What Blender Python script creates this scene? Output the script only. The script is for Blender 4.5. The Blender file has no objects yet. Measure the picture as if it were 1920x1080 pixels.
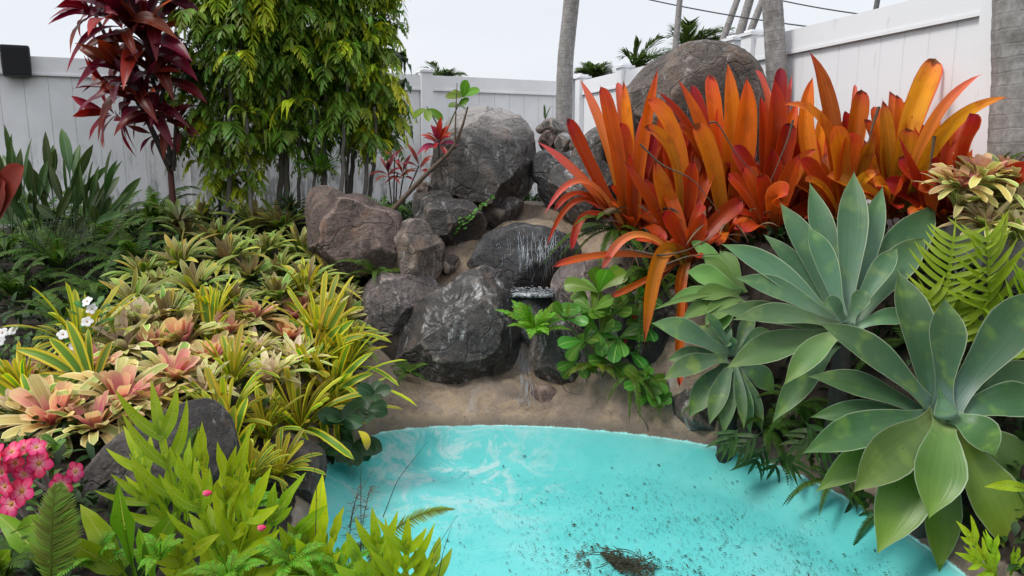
import bpy, bmesh, math, random
import numpy as np
from mathutils import Vector, noise
from mathutils.bvhtree import BVHTree
R = math.radians
rng = random.Random(7)
SC = bpy.context.scene
COL = SC.collection

# ------------------------------------------------------------------ camera
CAMZ = 1.6; PITCH = R(10); FPX = 1400.0
cd = bpy.data.cameras.new("camera"); cam = bpy.data.objects.new("camera", cd); COL.objects.link(cam)
cam.location = (0, 0, CAMZ); cam.rotation_euler = (R(90) - PITCH, 0, 0)
cd.sensor_width = 36; cd.lens = 36 * FPX / 1920; cd.clip_start = 0.02; cd.clip_end = 600
SC.camera = cam
# ------------------------------------------------------------------ sky, sun, exposure
SUN_EL = R(55); SUN_AZ = R(-115)        # azimuth measured from +Y towards +X
W = bpy.data.worlds.new("World"); SC.world = W; W.use_nodes = True
nt = W.node_tree; nt.nodes.clear()
wo = nt.nodes.new('ShaderNodeOutputWorld'); bg = nt.nodes.new('ShaderNodeBackground')
sky = nt.nodes.new('ShaderNodeTexSky'); sky.sky_type = 'NISHITA'; sky.sun_disc = False
sky.sun_elevation = SUN_EL; sky.sun_rotation = SUN_AZ
sky.air_density = 1.0; sky.dust_density = 3.0
geo = nt.nodes.new('ShaderNodeTexCoord')
mp = nt.nodes.new('ShaderNodeMapping'); mp.inputs['Scale'].default_value = (1.2, 1.2, 3.5)
nz = nt.nodes.new('ShaderNodeTexNoise'); nz.inputs['Scale'].default_value = 1.6; nz.inputs['Detail'].default_value = 5
cr = nt.nodes.new('ShaderNodeValToRGB')
cr.color_ramp.elements[0].position = .25; cr.color_ramp.elements[0].color = (8.1, 8.5, 9.3, 1)
cr.color_ramp.elements[1].position = .75; cr.color_ramp.elements[1].color = (9.3, 9.5, 9.9, 1)
mx = nt.nodes.new('ShaderNodeMix'); mx.data_type = 'RGBA'; mx.inputs[0].default_value = .9
nt.links.new(geo.outputs['Generated'], mp.inputs[0]); nt.links.new(mp.outputs[0], nz.inputs['Vector'])
nt.links.new(nz.outputs[0], cr.inputs[0])
nt.links.new(sky.outputs[0], mx.inputs[6]); nt.links.new(cr.outputs[0], mx.inputs[7])
# an overcast sky is far brighter overhead than at the horizon
sxz = nt.nodes.new('ShaderNodeSeparateXYZ'); nt.links.new(geo.outputs['Generated'], sxz.inputs[0])
mr = nt.nodes.new('ShaderNodeMapRange'); mr.interpolation_type = 'SMOOTHSTEP'
for i, q in enumerate((.30, .95, 1.0, 1.9)): mr.inputs[i + 1].default_value = q
nt.links.new(sxz.outputs[2], mr.inputs[0])
vm = nt.nodes.new('ShaderNodeVectorMath'); vm.operation = 'SCALE'; nt.links.new(mx.outputs[2], vm.inputs[0]); nt.links.new(mr.outputs[0], vm.inputs['Scale'])
nt.links.new(vm.outputs[0], bg.inputs[0]); bg.inputs[1].default_value = .105
nt.links.new(bg.outputs[0], wo.inputs[0])
sl = bpy.data.lights.new("sun", 'SUN'); sl.energy = 2.35; sl.angle = R(15); sl.color = (1, .96, .9)
so = bpy.data.objects.new("sun", sl); COL.objects.link(so)
sd_ = Vector((math.sin(SUN_AZ) * math.cos(SUN_EL), math.cos(SUN_AZ) * math.cos(SUN_EL), math.sin(SUN_EL)))
so.rotation_euler = sd_.to_track_quat('Z', 'Y').to_euler()
SC.view_settings.view_transform = 'Standard'; SC.view_settings.look = 'None'
SC.view_settings.exposure = 0.0; SC.view_settings.gamma = 1
SC.render.engine = 'CYCLES'
SC.cycles.max_bounces = 7; SC.cycles.diffuse_bounces = 2; SC.cycles.glossy_bounces = 2
SC.cycles.transmission_bounces = 3; SC.cycles.transparent_max_bounces = 8; SC.cycles.caustics_reflective = False
SC.cycles.use_denoising = True

# ------------------------------------------------------------------ geometry helpers
cp, sp = math.cos(PITCH), math.sin(PITCH)
def ray(px, py):
    a = (px - 960) / FPX; b = (540 - py) / FPX
    return np.array([a, cp + b * sp, -sp + b * cp])
def P(px, py, Y):
    d = ray(px, py); s = Y / d[1]
    return np.array([d[0] * s, Y, CAMZ + d[2] * s])
def lerp(a, b, t): return a + (b - a) * t
def nrm(v):
    v = np.asarray(v, float); n = np.linalg.norm(v, axis=-1, keepdims=True); return v / np.maximum(n, 1e-9)
def ss(a, b, x):
    t = np.clip((x - a) / (b - a), 0, 1); return t * t * (3 - 2 * t)
ORG = {}
def org(p): return ORG.get(p.name, np.zeros(3)) if p else np.zeros(3)
def link(o, parent=None):
    COL.objects.link(o)
    if parent: o.parent = parent
    return o
def tag(o, label=None, cat=None, group=None, kind=None):
    if label: o['label'] = label
    if cat: o['category'] = cat
    if group: o['group'] = group
    if kind: o['kind'] = kind
    return o
def thing(name, loc, label, cat, group=None):
    o = bpy.data.objects.new(name, None); COL.objects.link(o); o.empty_display_size = .05
    o.location = [float(c) for c in loc]; ORG[o.name] = np.array(loc, float)
    return tag(o, label, cat, group)
def dup(root, loc, rot=(0, 0, 0), sc=1, label=None, group=None):
    r = root.copy(); COL.objects.link(r); r.location = loc; r.rotation_euler = rot; r.scale = (sc, sc, sc)
    if label: r['label'] = label
    if group: r['group'] = group
    for ch in list(root.children):
        c = ch.copy(); COL.objects.link(c); c.parent = r
        for g in ch.children:
            d = g.copy(); COL.objects.link(d); d.parent = c
    return r

class M:
    def __init__(s): s.V = []; s.F = []; s.A = []; s.n = 0
    def grid(s, Pt, At, closed=False):
        n, m = Pt.shape[:2]
        idx = np.arange(n * m).reshape(n, m) + s.n
        if closed: idx = np.concatenate([idx, idx[:, :1]], 1)
        q = np.stack([idx[:-1, :-1], idx[1:, :-1], idx[1:, 1:], idx[:-1, 1:]], -1).reshape(-1, 4)
        s.V.append(Pt.reshape(-1, 3)); s.A.append(At.reshape(-1, 4)); s.F.append(q); s.n += n * m
    def tube(s, pts, rad, k=6, b=.5, a=.5):
        pts = np.asarray(pts, float); n = len(pts)
        rad = np.broadcast_to(np.asarray(rad, float), (n,))
        T = nrm(np.gradient(pts, axis=0))
        ref = np.array([0, 1, 0.]) if abs(T[0][1]) < .9 else np.array([1, 0, 0.])
        S = nrm(np.cross(T, ref)); N = np.cross(S, T)
        an = np.linspace(0, 2 * math.pi, k, endpoint=False)
        Pt = pts[:, None] + rad[:, None, None] * (S[:, None] * np.cos(an)[None, :, None] + N[:, None] * np.sin(an)[None, :, None])
        At = np.zeros((n, k, 4)); At[..., 0] = (an / 6.283)[None]; At[..., 1] = np.linspace(0, 1, n)[:, None]; At[..., 2] = b; At[..., 3] = a
        s.grid(Pt, At, True)
    def box(s, lo, hi, ax=None, o=None, b=.5):
        lo = np.array(lo, float); hi = np.array(hi, float)
        c = np.array([[x, y, z] for x in (0, 1) for y in (0, 1) for z in (0, 1)], float)
        v = lo + c * (hi - lo)
        if ax is not None: v = v @ np.array(ax, float)
        if o is not None: v = v + np.array(o)
        f = np.array([[0, 1, 3, 2], [4, 6, 7, 5], [0, 4, 5, 1], [2, 3, 7, 6], [0, 2, 6, 4], [1, 5, 7, 3]]) + s.n
        A = np.zeros((8, 4)); A[:, 2] = b; A[:, 1] = c[:, 2]; A[:, 0] = c[:, 0]
        s.V.append(v); s.F.append(f); s.A.append(A); s.n += 8
    def obj(s, name, mat, parent=None, origin=None, smooth=True):
        V = np.concatenate(s.V); F = np.concatenate(s.F); A = np.concatenate(s.A)
        L = org(parent) if parent else (np.array(origin, float) if origin is not None else np.zeros(3))
        V = V - L
        me = bpy.data.meshes.new(name)
        me.vertices.add(len(V)); me.vertices.foreach_set('co', V.astype(np.float32).ravel())
        me.loops.add(F.size); me.loops.foreach_set('vertex_index', F.astype(np.int32).ravel())
        me.polygons.add(len(F)); me.polygons.foreach_set('loop_start', np.arange(0, F.size, 4, dtype=np.int32))
        at = me.attributes.new('lf', 'FLOAT_COLOR', 'POINT'); at.data.foreach_set('color', A.astype(np.float32).ravel())
        me.update(calc_edges=True); me.validate()
        me.polygons.foreach_set('use_smooth', [smooth] * len(me.polygons))
        me.materials.append(mat)
        o = bpy.data.objects.new(name, me); link(o, parent)
        if parent: ORG[o.name] = L
        else:
            o.location = [float(c) for c in L]; ORG[o.name] = L
        return o

PROF = {
 'agave': ([0, .08, .2, .35, .5, .62, .74, .84, .92, .97, 1], [.62, .48, .48, .70, .93, 1, .86, .58, .27, .09, .0]),
 'strap': ([0, .2, .6, .85, .94, .985, 1], [.85, .8, 1, .95, .72, .35, .0]),
 'strapp': ([0, .2, .55, .8, .92, 1], [.9, .8, 1, .8, .45, .0]),
 'blunt': ([0, .15, .55, .80, .92, .975, 1], [.6, .65, .92, 1, .85, .52, .0]),
 'lance': ([0, .08, .3, .5, .75, 1], [.12, .3, .85, 1, .65, .0]),
 'ovate': ([0, .06, .2, .4, .6, .8, .93, 1], [.1, .2, .65, .95, 1, .85, .45, .0]),
 'obov': ([0, .1, .35, .6, .8, .93, .985, 1], [.1, .16, .5, .9, 1, .75, .35, .0]),
 'paddle': ([0, .55, .62, .72, .83, .94, 1], [.09, .08, .4, .92, 1, .55, .0]),
 'lobe': ([0, .1, .35, .65, .88, 1], [.8, .8, 1, .72, .3, .0]),
 'pinna': ([0, .1, .5, .85, 1], [1, .95, .8, .5, .0]),
 'petal': ([0, .15, .4, .7, .9, 1], [.25, .45, .9, 1, .6, .05]),
}
def blade(m, p0, p1, p2, w, N, n=9, k=2, prof='strap', fold=.15, cup=0., rnd=.5, aux=.5, wav=0., tw=0., p1b=None):
    """bezier leaf: base p0, control p1, tip p2; w = half width; N = upper side direction; k columns per half"""
    p0, p1, p2 = map(lambda v: np.asarray(v, float), (p0, p1, p2))
    t = np.linspace(0, 1, n + 1)[:, None]
    if prof in ('strap', 'agave', 'blunt', 'obov'): t = 1 - (1 - t) ** 1.25
    if p1b is None:
        C = (1 - t) ** 2 * p0 + 2 * t * (1 - t) * p1 + t * t * p2
    else:
        C = (1 - t) ** 3 * p0 + 3 * t * (1 - t) ** 2 * p1 + 3 * t * t * (1 - t) * np.asarray(p1b) + t ** 3 * p2
    T = nrm(np.gradient(C, axis=0))
    N = np.broadcast_to(np.asarray(N, float), C.shape)
    S = nrm(np.cross(T, N)); Nn = nrm(np.cross(S, T))
    if tw:
        a = tw * t; S, Nn = S * np.cos(a) + Nn * np.sin(a), Nn * np.cos(a) - S * np.sin(a)
    xs, ys = PROF[prof]; ww = np.interp(t[:, 0], xs, ys) * w
    u = np.linspace(-1, 1, 2 * k + 1)
    off = u[None, :, None] * ww[:, None, None]
    hgt = (fold * np.abs(u)[None, :] + cup * (u ** 2)[None, :]) * ww[:, None]
    if wav:
        ph = rng.random() * 6
        hgt = hgt + wav * w * np.sin(t * (9 + 5 * rng.random()) + ph) * (np.abs(u)[None, :] ** 1.5) * np.sign(u)[None, :] * (ww / w)[:, None]
    Pt = C[:, None] + S[:, None] * off + Nn[:, None] * hgt[..., None]
    At = np.zeros(Pt.shape[:2] + (4,)); At[..., 0] = (u * .5 + .5)[None]; At[..., 1] = t; At[..., 2] = rnd; At[..., 3] = aux
    m.grid(Pt, At)
def bez(p0, p1, p2, n=10):
    t = np.linspace(0, 1, n + 1)[:, None]
    return (1 - t) ** 2 * np.asarray(p0) + 2 * t * (1 - t) * np.asarray(p1) + t * t * np.asarray(p2)
def rdir(az, el):
    return np.array([math.cos(az) * math.cos(el), math.sin(az) * math.cos(el), math.sin(el)])
UP = np.array([0, 0, 1.])

# ------------------------------------------------------------------ material helpers
class NT:
    def __init__(s, name):
        s.m = bpy.data.materials.new(name); s.m.use_nodes = True; s.t = s.m.node_tree; s.t.nodes.clear()
        s.out = s.t.nodes.new('ShaderNodeOutputMaterial')
    def n(s, ty, **kw):
        x = s.t.nodes.new(ty)
        for k, v in kw.items(): setattr(x, k, v)
        return x
    def put(s, sock, v):
        if isinstance(v, bpy.types.NodeSocket): s.t.links.new(v, sock)
        else:
            try: sock.default_value = v
            except Exception: sock.default_value = tuple(v) + (1,)
    def math(s, op, a, b=0, c=0):
        x = s.n('ShaderNodeMath', operation=op); s.put(x.inputs[0], a); s.put(x.inputs[1], b)
        if op in ('MULTIPLY_ADD',): s.put(x.inputs[2], c)
        return x.outputs[0]
    def sstep(s, v, a, b, lo=0, hi=1):
        x = s.n('ShaderNodeMapRange', interpolation_type='SMOOTHSTEP')
        for i, q in enumerate((v, a, b, lo, hi)): s.put(x.inputs[i], q)
        return x.outputs[0]
    def mix(s, f, a, b, bt='MIX'):
        x = s.n('ShaderNodeMix', data_type='RGBA', blend_type=bt); x.clamp_factor = True
        s.put(x.inputs[0], f); s.put(x.inputs[6], a); s.put(x.inputs[7], b); return x.outputs[2]
    def ramp(s, f, stops):
        x = s.n('ShaderNodeValToRGB'); e = x.color_ramp.elements
        while len(e) < len(stops): e.new(.5)
        for i, (p, c) in enumerate(stops): e[i].position = p; e[i].color = tuple(c) + (1,)
        s.put(x.inputs[0], f); return x.outputs[0]
    def noise(s, vec, scale=5, detail=4, rough=.55, dist=0):
        x = s.n('ShaderNodeTexNoise'); s.put(x.inputs['Scale'], scale); s.put(x.inputs['Detail'], detail)
        s.put(x.inputs['Roughness'], rough); s.put(x.inputs['Distortion'], dist)
        if vec is not None: s.put(x.inputs['Vector'], vec)
        return x.outputs[0]
    def vec(s, x_, y_, z_):
        x = s.n('ShaderNodeCombineXYZ')
        for i, v in enumerate((x_, y_, z_)): s.put(x.inputs[i], v)
        return x.outputs[0]
    def coord(s, sc=(1, 1, 1), which='Object'):
        c = s.n('ShaderNodeTexCoord'); m = s.n('ShaderNodeMapping'); m.inputs['Scale'].default_value = sc
        s.t.links.new(c.outputs[which], m.inputs[0]); return m.outputs[0]
    def hsv(s, c, h=.5, sa=1, v=1):
        x = s.n('ShaderNodeHueSaturation'); s.put(x.inputs[0], h); s.put(x.inputs[1], sa); s.put(x.inputs[2], v); s.put(x.inputs[4], c)
        return x.outputs[0]
    def bump(s, h, st=.3, d=.01):
        x = s.n('ShaderNodeBump'); s.put(x.inputs['Strength'], st); s.put(x.inputs['Distance'], d); s.put(x.inputs['Height'], h); return x.outputs[0]
    def bsdf(s, col, rough=.5, spec=.5, nrm_=None, **kw):
        x = s.n('ShaderNodeBsdfPrincipled'); s.put(x.inputs['Base Color'], col); s.put(x.inputs['Roughness'], rough)
        s.put(x.inputs['Specular IOR Level'], spec)
        if nrm_ is not None: s.put(x.inputs['Normal'], nrm_)
        for k, v in kw.items(): s.put(x.inputs[k.replace('_', ' ')], v)
        return x.outputs[0]
    def fin(s, sh): s.t.links.new(sh, s.out.inputs[0]); return s.m

def leafmat(name, stops, hue=None, margin=None, mw=.8, ms=.1, streak=.25, rough=.42, trans=.3, var=.35, mid=None, spots=None,
            hs=.03, tcol=None, coat=0., vein=0., blot=None, spec=.25):
    """stops: colour along the leaf; hue: list of colours chosen by leaf value, multiplied; margin: edge colour"""
    t = NT(name); a = t.n('ShaderNodeAttribute', attribute_name='lf')
    sx = t.n('ShaderNodeSeparateColor'); t.t.links.new(a.outputs['Color'], sx.inputs[0])
    u, v, r, q = sx.outputs[0], sx.outputs[1], sx.outputs[2], a.outputs['Alpha']
    oi = t.n('ShaderNodeObjectInfo').outputs['Random']
    au = t.math('ABSOLUTE', t.math('MULTIPLY_ADD', u, 2, -1))
    nv = t.vec(t.math('MULTIPLY', u, 14), t.math('MULTIPLY', v, 1.6), t.math('ADD', t.math('MULTIPLY', r, 31), t.math('MULTIPLY', q, 17)))
    st = t.noise(nv, 1.0, 3, .6)
    gv = t.vec(u, t.math('MULTIPLY', v, 5), t.math('ADD', t.math('MULTIPLY', r, 31), t.math('MULTIPLY', q, 57)))
    bl = t.noise(gv, 1.3, 2, .5)
    vv = t.math('ADD', v, t.math('MULTIPLY_ADD', bl, .3, -.15))
    c = t.ramp(vv, stops)
    if hue is not None: c = t.mix(1.0, c, t.ramp(r, hue), 'MULTIPLY')
    if blot is not None: c = t.mix(t.sstep(bl, .5, .75, 0, blot[1]), c, tuple(blot[0]) + (1,))
    if mid is not None: c = t.mix(t.sstep(au, mid[1], mid[1] * .3), c, tuple(mid[0]) + (1,))
    if margin is not None:
        e = t.math('ADD', au, t.math('MULTIPLY_ADD', st, ms * 2, -ms))
        c = t.mix(t.sstep(e, mw - .05, mw + .05), c, tuple(margin) + (1,))
    if spots is not None:   # (colour, density u, density v, size)
        vx = t.n('ShaderNodeTexVoronoi'); vx.inputs['Scale'].default_value = 1; vx.inputs['Randomness'].default_value = .6
        t.put(vx.inputs['Vector'], t.vec(t.math('MULTIPLY', u, spots[1]), t.math('MULTIPLY', v, spots[2]), t.math('MULTIPLY', q, 9)))
        keep = t.sstep(bl, .42, .5)
        c = t.mix(t.math('MULTIPLY', keep, t.sstep(vx.outputs['Distance'], spots[3], spots[3] * .6)), c, tuple(spots[0]) + (1,))
    val = t.math('ADD', 1 - var * .7, t.math('MULTIPLY', q, var))
    val = t.math('ADD', val, t.math('MULTIPLY_ADD', st, streak * 1.6, -streak * .8))
    val = t.math('MULTIPLY', val, t.math('MULTIPLY_ADD', oi, .24, .88))
    h = t.math('ADD', .5 - hs, t.math('MULTIPLY', q, 2 * hs))
    c = t.hsv(c, h, 1, val)
    hb = t.math('ADD', st, t.math('MULTIPLY', au, vein))
    b = t.bump(hb, .35, .004)
    s1 = t.bsdf(c, rough, spec, b, Coat_Weight=coat)
    tr = t.n('ShaderNodeBsdfTranslucent'); t.put(tr.inputs[0], t.mix(.5, c, t.hsv(c, .5, 1.15, 1.5)) if tcol is None else tuple(tcol) + (1,))
    mxs = t.n('ShaderNodeMixShader'); mxs.inputs[0].default_value = trans
    t.t.links.new(s1, mxs.inputs[1]); t.t.links.new(tr.outputs[0], mxs.inputs[2])
    return t.fin(mxs.outputs[0])

def rockmat(name, c1, c2, c3, white=.5, crust=0., rough=.7, wet=0., ws=1.0, wcol=(.42, .41, .40)):
    t = NT(name); co = t.coord()
    oi = t.n('ShaderNodeObjectInfo').outputs['Random']
    off = t.n('ShaderNodeVectorMath', operation='ADD'); t.put(off.inputs[0], co); t.put(off.inputs[1], t.vec(t.math('MULTIPLY', oi, 13), t.math('MULTIPLY', oi, 7), oi))
    p = off.outputs[0]
    n1 = t.noise(p, 2.6, 8, .62, .4); n2 = t.noise(p, 9, 8, .7); n3 = t.noise(p, 60, 4, .7); n4 = t.noise(p, 5.5, 5, .6, .8)
    c = t.ramp(n1, [(.3, c1), (.5, c2), (.68, c3)])
    c = t.mix(t.sstep(n2, .35, .72, 0, .75), c, tuple(x * .38 for x in c1) + (1,))
    c = t.mix(t.sstep(n3, .50, .70, 0, .35), c, tuple(min(1, x * 2.0) for x in c2) + (1,))
    c = t.mix(t.sstep(n3, .5, .32, 0, .6), c, tuple(x * .3 for x in c1) + (1,))
    # vertical white lime runs
    sm = t.n('ShaderNodeMapping'); sm.inputs['Scale'].default_value = (6 * ws, 6 * ws, 1.1); t.put(sm.inputs[0], p)
    w1 = t.noise(sm.outputs[0], 1.6, 6, .7, .5)
    w2 = t.noise(p, 38, 6, .75)
    wm = t.math('MULTIPLY', t.sstep(w1, .58 - white * .05, .70), t.sstep(w2, .38, .58))
    c = t.mix(t.math('MULTIPLY', wm, min(1, white * 1.4)), c, tuple(wcol) + (1,))
    if crust > 0:
        sz = t.n('ShaderNodeSeparateXYZ'); t.put(sz.inputs[0], co)
        z = t.math('ADD', sz.outputs[2], t.math('MULTIPLY_ADD', n4, .3, -.15))
        k = t.math('MULTIPLY', t.sstep(z, .12, .30), t.sstep(w2, .28, .5))
        c = t.mix(t.math('MULTIPLY', k, crust), c, (.34, .31, .29, 1))
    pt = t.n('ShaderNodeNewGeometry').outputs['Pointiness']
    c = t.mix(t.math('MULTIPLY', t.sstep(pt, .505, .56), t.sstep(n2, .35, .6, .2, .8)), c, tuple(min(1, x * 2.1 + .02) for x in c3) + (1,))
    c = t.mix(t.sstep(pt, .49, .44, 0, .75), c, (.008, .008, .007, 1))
    c = t.mix(t.math('MULTIPLY', t.sstep(n4, .58, .72), .55), c, (c3[0] * 1.25, c3[1] * .95, c3[2] * .72, 1))
    vx = t.n('ShaderNodeTexVoronoi', feature='DISTANCE_TO_EDGE'); vx.inputs['Scale'].default_value = 2.6; 
    wv = t.n('ShaderNodeVectorMath', operation='ADD'); t.put(wv.inputs[0], p)
    nn = t.n('ShaderNodeTexNoise'); nn.inputs['Scale'].default_value = 3; t.put(nn.inputs['Vector'], p)
    sc_ = t.n('ShaderNodeVectorMath', operation='SCALE'); t.put(sc_.inputs[0], nn.outputs['Color']); sc_.inputs['Scale'].default_value = .5
    t.put(wv.inputs[1], sc_.outputs[0]); t.put(vx.inputs['Vector'], wv.outputs[0])
    crk = t.sstep(vx.outputs[0], 0, .025)
    c = t.mix(t.math('MULTIPLY', t.math('SUBTRACT', 1, crk), .45), c, (.012, .011, .01, 1))
    h = t.math('ADD', t.math('ADD', t.math('MULTIPLY', n2, 1.3), t.math('MULTIPLY', n3, .3)), t.math('MULTIPLY', crk, .25))
    b = t.bump(h, .9, .05)
    rr = t.math('ADD', rough, t.math('MULTIPLY_ADD', n2, .4, -.2))
    return t.fin(t.bsdf(c, rr, .5, b, Coat_Weight=wet, Coat_Roughness=.25))

def plain(name, col, rough=.6, nscale=8, namt=.3, bump=.1, spec=.4, sc=(1, 1, 1), metallic=0, dark=None):
    t = NT(name); co = t.coord(sc); n = t.noise(co, nscale, 6, .65)
    c = t.mix(t.sstep(n, .3, .7, 0, namt), tuple(col) + (1,), tuple(dark or [x * .45 for x in col]) + (1,))
    return t.fin(t.bsdf(c, rough, spec, t.bump(n, bump, .01), Metallic=metallic))
# ------------------------------------------------------------------ pool outline and ground
OUT = [(575, 1080), (583, 1000), (592, 930), (603, 880), (640, 845), (700, 812), (760, 803), (830, 798), (900, 796), (960, 797), (1030, 799), (1100, 804),
       (1180, 812), (1250, 821), (1330, 834), (1400, 852), (1480, 880), (1560, 918), (1640, 962), (1720, 1010), (1800, 1070)]
def on0(px, py):
    d = ray(px, py); s = CAMZ / -d[2]; return (d[0] * s, d[1] * s)
poly = [on0(*p) for p in OUT]
poly += [(1.85, 2.35), (1.85, 1.9), (1.6, 1.4), (1.0, 1.05), (.3, .95), (-.2, 1.1), (-.5, 1.5), (-.68, 2.0), (-.76, 2.35)]
pp = np.array(poly)
def chaikin(p, k=2):
    for _ in range(k):
        q = np.roll(p, -1, 0); p = np.stack([.75 * p + .25 * q, .25 * p + .75 * q], 1).reshape(-1, 2)
    return p
pp = chaikin(pp, 2)
def sdist(x, y):
    """signed distance to the pool edge, positive outside"""
    x = np.asarray(x, float); y = np.asarray(y, float); sh = x.shape; X = np.stack([x.ravel(), y.ravel()], 1)
    out = np.full(len(X), 1e9); ins = np.zeros(len(X), bool)
    a = pp; b = np.roll(pp, -1, 0)
    for A, B in zip(a, b):
        d = B - A; tt = np.clip(((X - A) @ d) / (d @ d), 0, 1); q = X - A - tt[:, None] * d
        out = np.minimum(out, (q ** 2).sum(1))
        cnd = ((A[1] > X[:, 1]) != (B[1] > X[:, 1]))
        with np.errstate(divide='ignore', invalid='ignore'):
            xi = A[0] + (X[:, 1] - A[1]) / (B[1] - A[1] + 1e-12) * d[0]
        ins ^= cnd & (X[:, 0] < xi)
    r = np.sqrt(out); return np.where(ins, -r, r).reshape(sh)
CP = np.array([(-.9, .9, .15), (-1.2, 1.4, .3), (-2, 1.5, .3), (-3.5, 2, .4), (-1.4, 2.4, .34), (-1.2, 3.0, .3), (-2.2, 3, .42), (-1.7, 3.5, .49), (-1.2, 3.7, .42), (-2.8, 3.4, .42),
 (-2.0, 4.4, .70), (-3.2, 4.4, .62), (-1.1, 4.6, .42), (-1.6, 5.0, .70), (-2.2, 5.5, .86), (-3.6, 5.6, .85), (-3.5, 7, 1.0), (-2, 7, 1.02), (-1, 6.5, 1.02), (-.9, 5.7, .8), (-.7, 5.1, .45),
 (-.5, 4.7, .14), (0, 4.5, .1), (0, 4.75, .17), (.0, 5.0, .35), (0, 5.3, .6), (.05, 5.6, .86), (.1, 5.95, 1.08), (-.4, 5.9, 1.0), (.3, 6.5, 1.2), (-.3, 6.6, 1.15), (0, 7.5, 1.1), (0, 8.6, 1.0), (-3, 9, .9), (1, 9, .9), (-2, 8, .98),
 (.3, 4.7, .15), (.45, 5.0, .35), (.55, 4.6, .3), (.8, 4.5, .42), (1.0, 4.6, .85), (.8, 5.2, 1.0), (1.25, 4.35, .7), (1.5, 4.4, 1.1), (2.0, 4.3, 1.12), (1.6, 5.2, 1.12), (1.1, 5.9, 1.2), (1.5, 6.5, 1.1),
 (1.6, 3.75, .5), (2.0, 3.7, .75), (2.3, 3.9, .95), (2.4, 3.3, .6), (1.95, 3.1, .42), (2.2, 2.6, .35), (2.4, 2.0, .3), (2.2, 1.3, .2), (3.5, 4, .8), (3, 1, .25), (2.6, 6, .9),
 (-6, 3, .5), (-6, 7, .9), (-6, 12, .8), (0, 13, .8), (6, 12, .8), (6, 5, .7), (5, 0, .2), (-3, 0, .3), (0, -2, .2), (0, .3, .12), (-8, -4, .3), (8, -4, .3)])
def hgt(x, y):
    x = np.asarray(x, float); y = np.asarray(y, float)
    d2 = (x[..., None] - CP[:, 0]) ** 2 + (y[..., None] - CP[:, 1]) ** 2 + .012
    w = d2 ** -2.2
    h = (w * CP[:, 2]).sum(-1) / w.sum(-1)
    far = ss(12, 30, np.sqrt(x * x + y * y)); h = h * (1 - far) + .6 * far
    s = sdist(x, y)
    bank = ss(0, .42, s)
    h = h * bank + .05 * ss(0, .06, s) * (1 - bank)
    return np.where(s < 0, np.maximum(-.17, .9 * s) - .015 * 0, h), s
def gh(x, y): return float(hgt(np.array([x]), np.array([y]))[0][0])
_gx = np.arange(-6, 5.01, .1); _gy = np.arange(.3, 10.01, .1)
_GX, _GY = np.meshgrid(_gx, _gy, indexing='ij'); _H = hgt(_GX, _GY)[0]
def fh(x, y):
    i = min(max((x + 6) / .1, 0), len(_gx) - 2.001); j = min(max((y - .3) / .1, 0), len(_gy) - 2.001)
    a, b = int(i), int(j); u, v = i - a, j - b
    return _H[a, b] * (1 - u) * (1 - v) + _H[a + 1, b] * u * (1 - v) + _H[a, b + 1] * (1 - u) * v + _H[a + 1, b + 1] * u * v
def hit(px, py, lift=0.):
    d = ray(px, py); y = 1.2
    while y < 9:
        s = y / d[1]; x = d[0] * s; z = CAMZ + d[2] * s
        if z < fh(x, y) + lift: break
        y += .02
    return np.array([x, y, z])

def axis_pts():
    def ax(f0, f1, st, lo, hi):
        core = list(np.arange(f0, f1 + 1e-6, st)); o = []; v = f1; s = st
        while v < hi: s *= 1.35; v += s; o.append(v)
        l = []; v = f0; s = st
        while v > lo: s *= 1.35; v -= s; l.append(v)
        return np.array(l[::-1] + core + o)
    return ax(-4.2, 3.4, .035, -260, 260), ax(.6, 8.2, .035, -200, 420)
ax_, ay_ = axis_pts()
GX, GY = np.meshgrid(ax_, ay_, indexing='ij')
H = np.zeros_like(GX); SD = np.zeros_like(GX)
for i0 in range(0, len(ax_), 16):
    h_, s_ = hgt(GX[i0:i0 + 16], GY[i0:i0 + 16]); H[i0:i0 + 16] = h_; SD[i0:i0 + 16] = s_
n_small = np.array([[noise.noise(Vector((x * 5, y * 5, 0))) + .5 * noise.noise(Vector((x * 14, y * 14, 3))) for y in ay_] for x in ax_])
rid = np.array([[noise.noise(Vector((x * 2.2, y * 2.2, 9))) * 1.2 + (abs(noise.noise(Vector((x * 8 + 3, y * 8, 2)))) - .2) * .8 for y in ay_] for x in ax_])
near = (np.abs(GX) < 6) & (GY < 9) & (GY > 0)
H = H + np.where(near, n_small * np.where(SD > 0, .024 * ss(.02, .25, SD), 0.0), 0) + np.where(near & (SD > 0), rid * .03 * ss(.03, .3, SD), 0)
cor = np.exp(-((GX - .02) / .62) ** 2) * ss(3.9, 4.3, GY) * (1 - ss(6.5, 6.9, GY))
mort = np.clip(np.maximum(cor * 1.6, ss(.62, .36, SD) * ss(3.3, 3.8, GY) * ss(1.45, 1.1, GX)), 0, 1)
mort = np.maximum(mort, ss(.10, .05, SD))
g = M(); At = np.zeros(GX.shape + (4,)); At[..., 0] = np.clip(SD + .5, 0, 1); At[..., 1] = mort; At[..., 2] = .5; At[..., 3] = 1
g.grid(np.stack([GX, GY, H], -1), At)
t = NT('ground'); a = t.n('ShaderNodeAttribute', attribute_name='lf'); sx = t.n('ShaderNodeSeparateColor'); t.t.links.new(a.outputs['Color'], sx.inputs[0])
co = t.coord(); n1 = t.noise(co, 3, 6, .6, .6); n2 = t.noise(co, 18, 6, .7); n3 = t.noise(co, 90, 4, .7)
soil = t.mix(t.sstep(n2, .35, .65), (.010, .007, .005, 1), (.035, .024, .016, 1)); soil = t.mix(t.sstep(n3, .55, .7, 0, .7), soil, (.07, .05, .032, 1))
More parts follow.
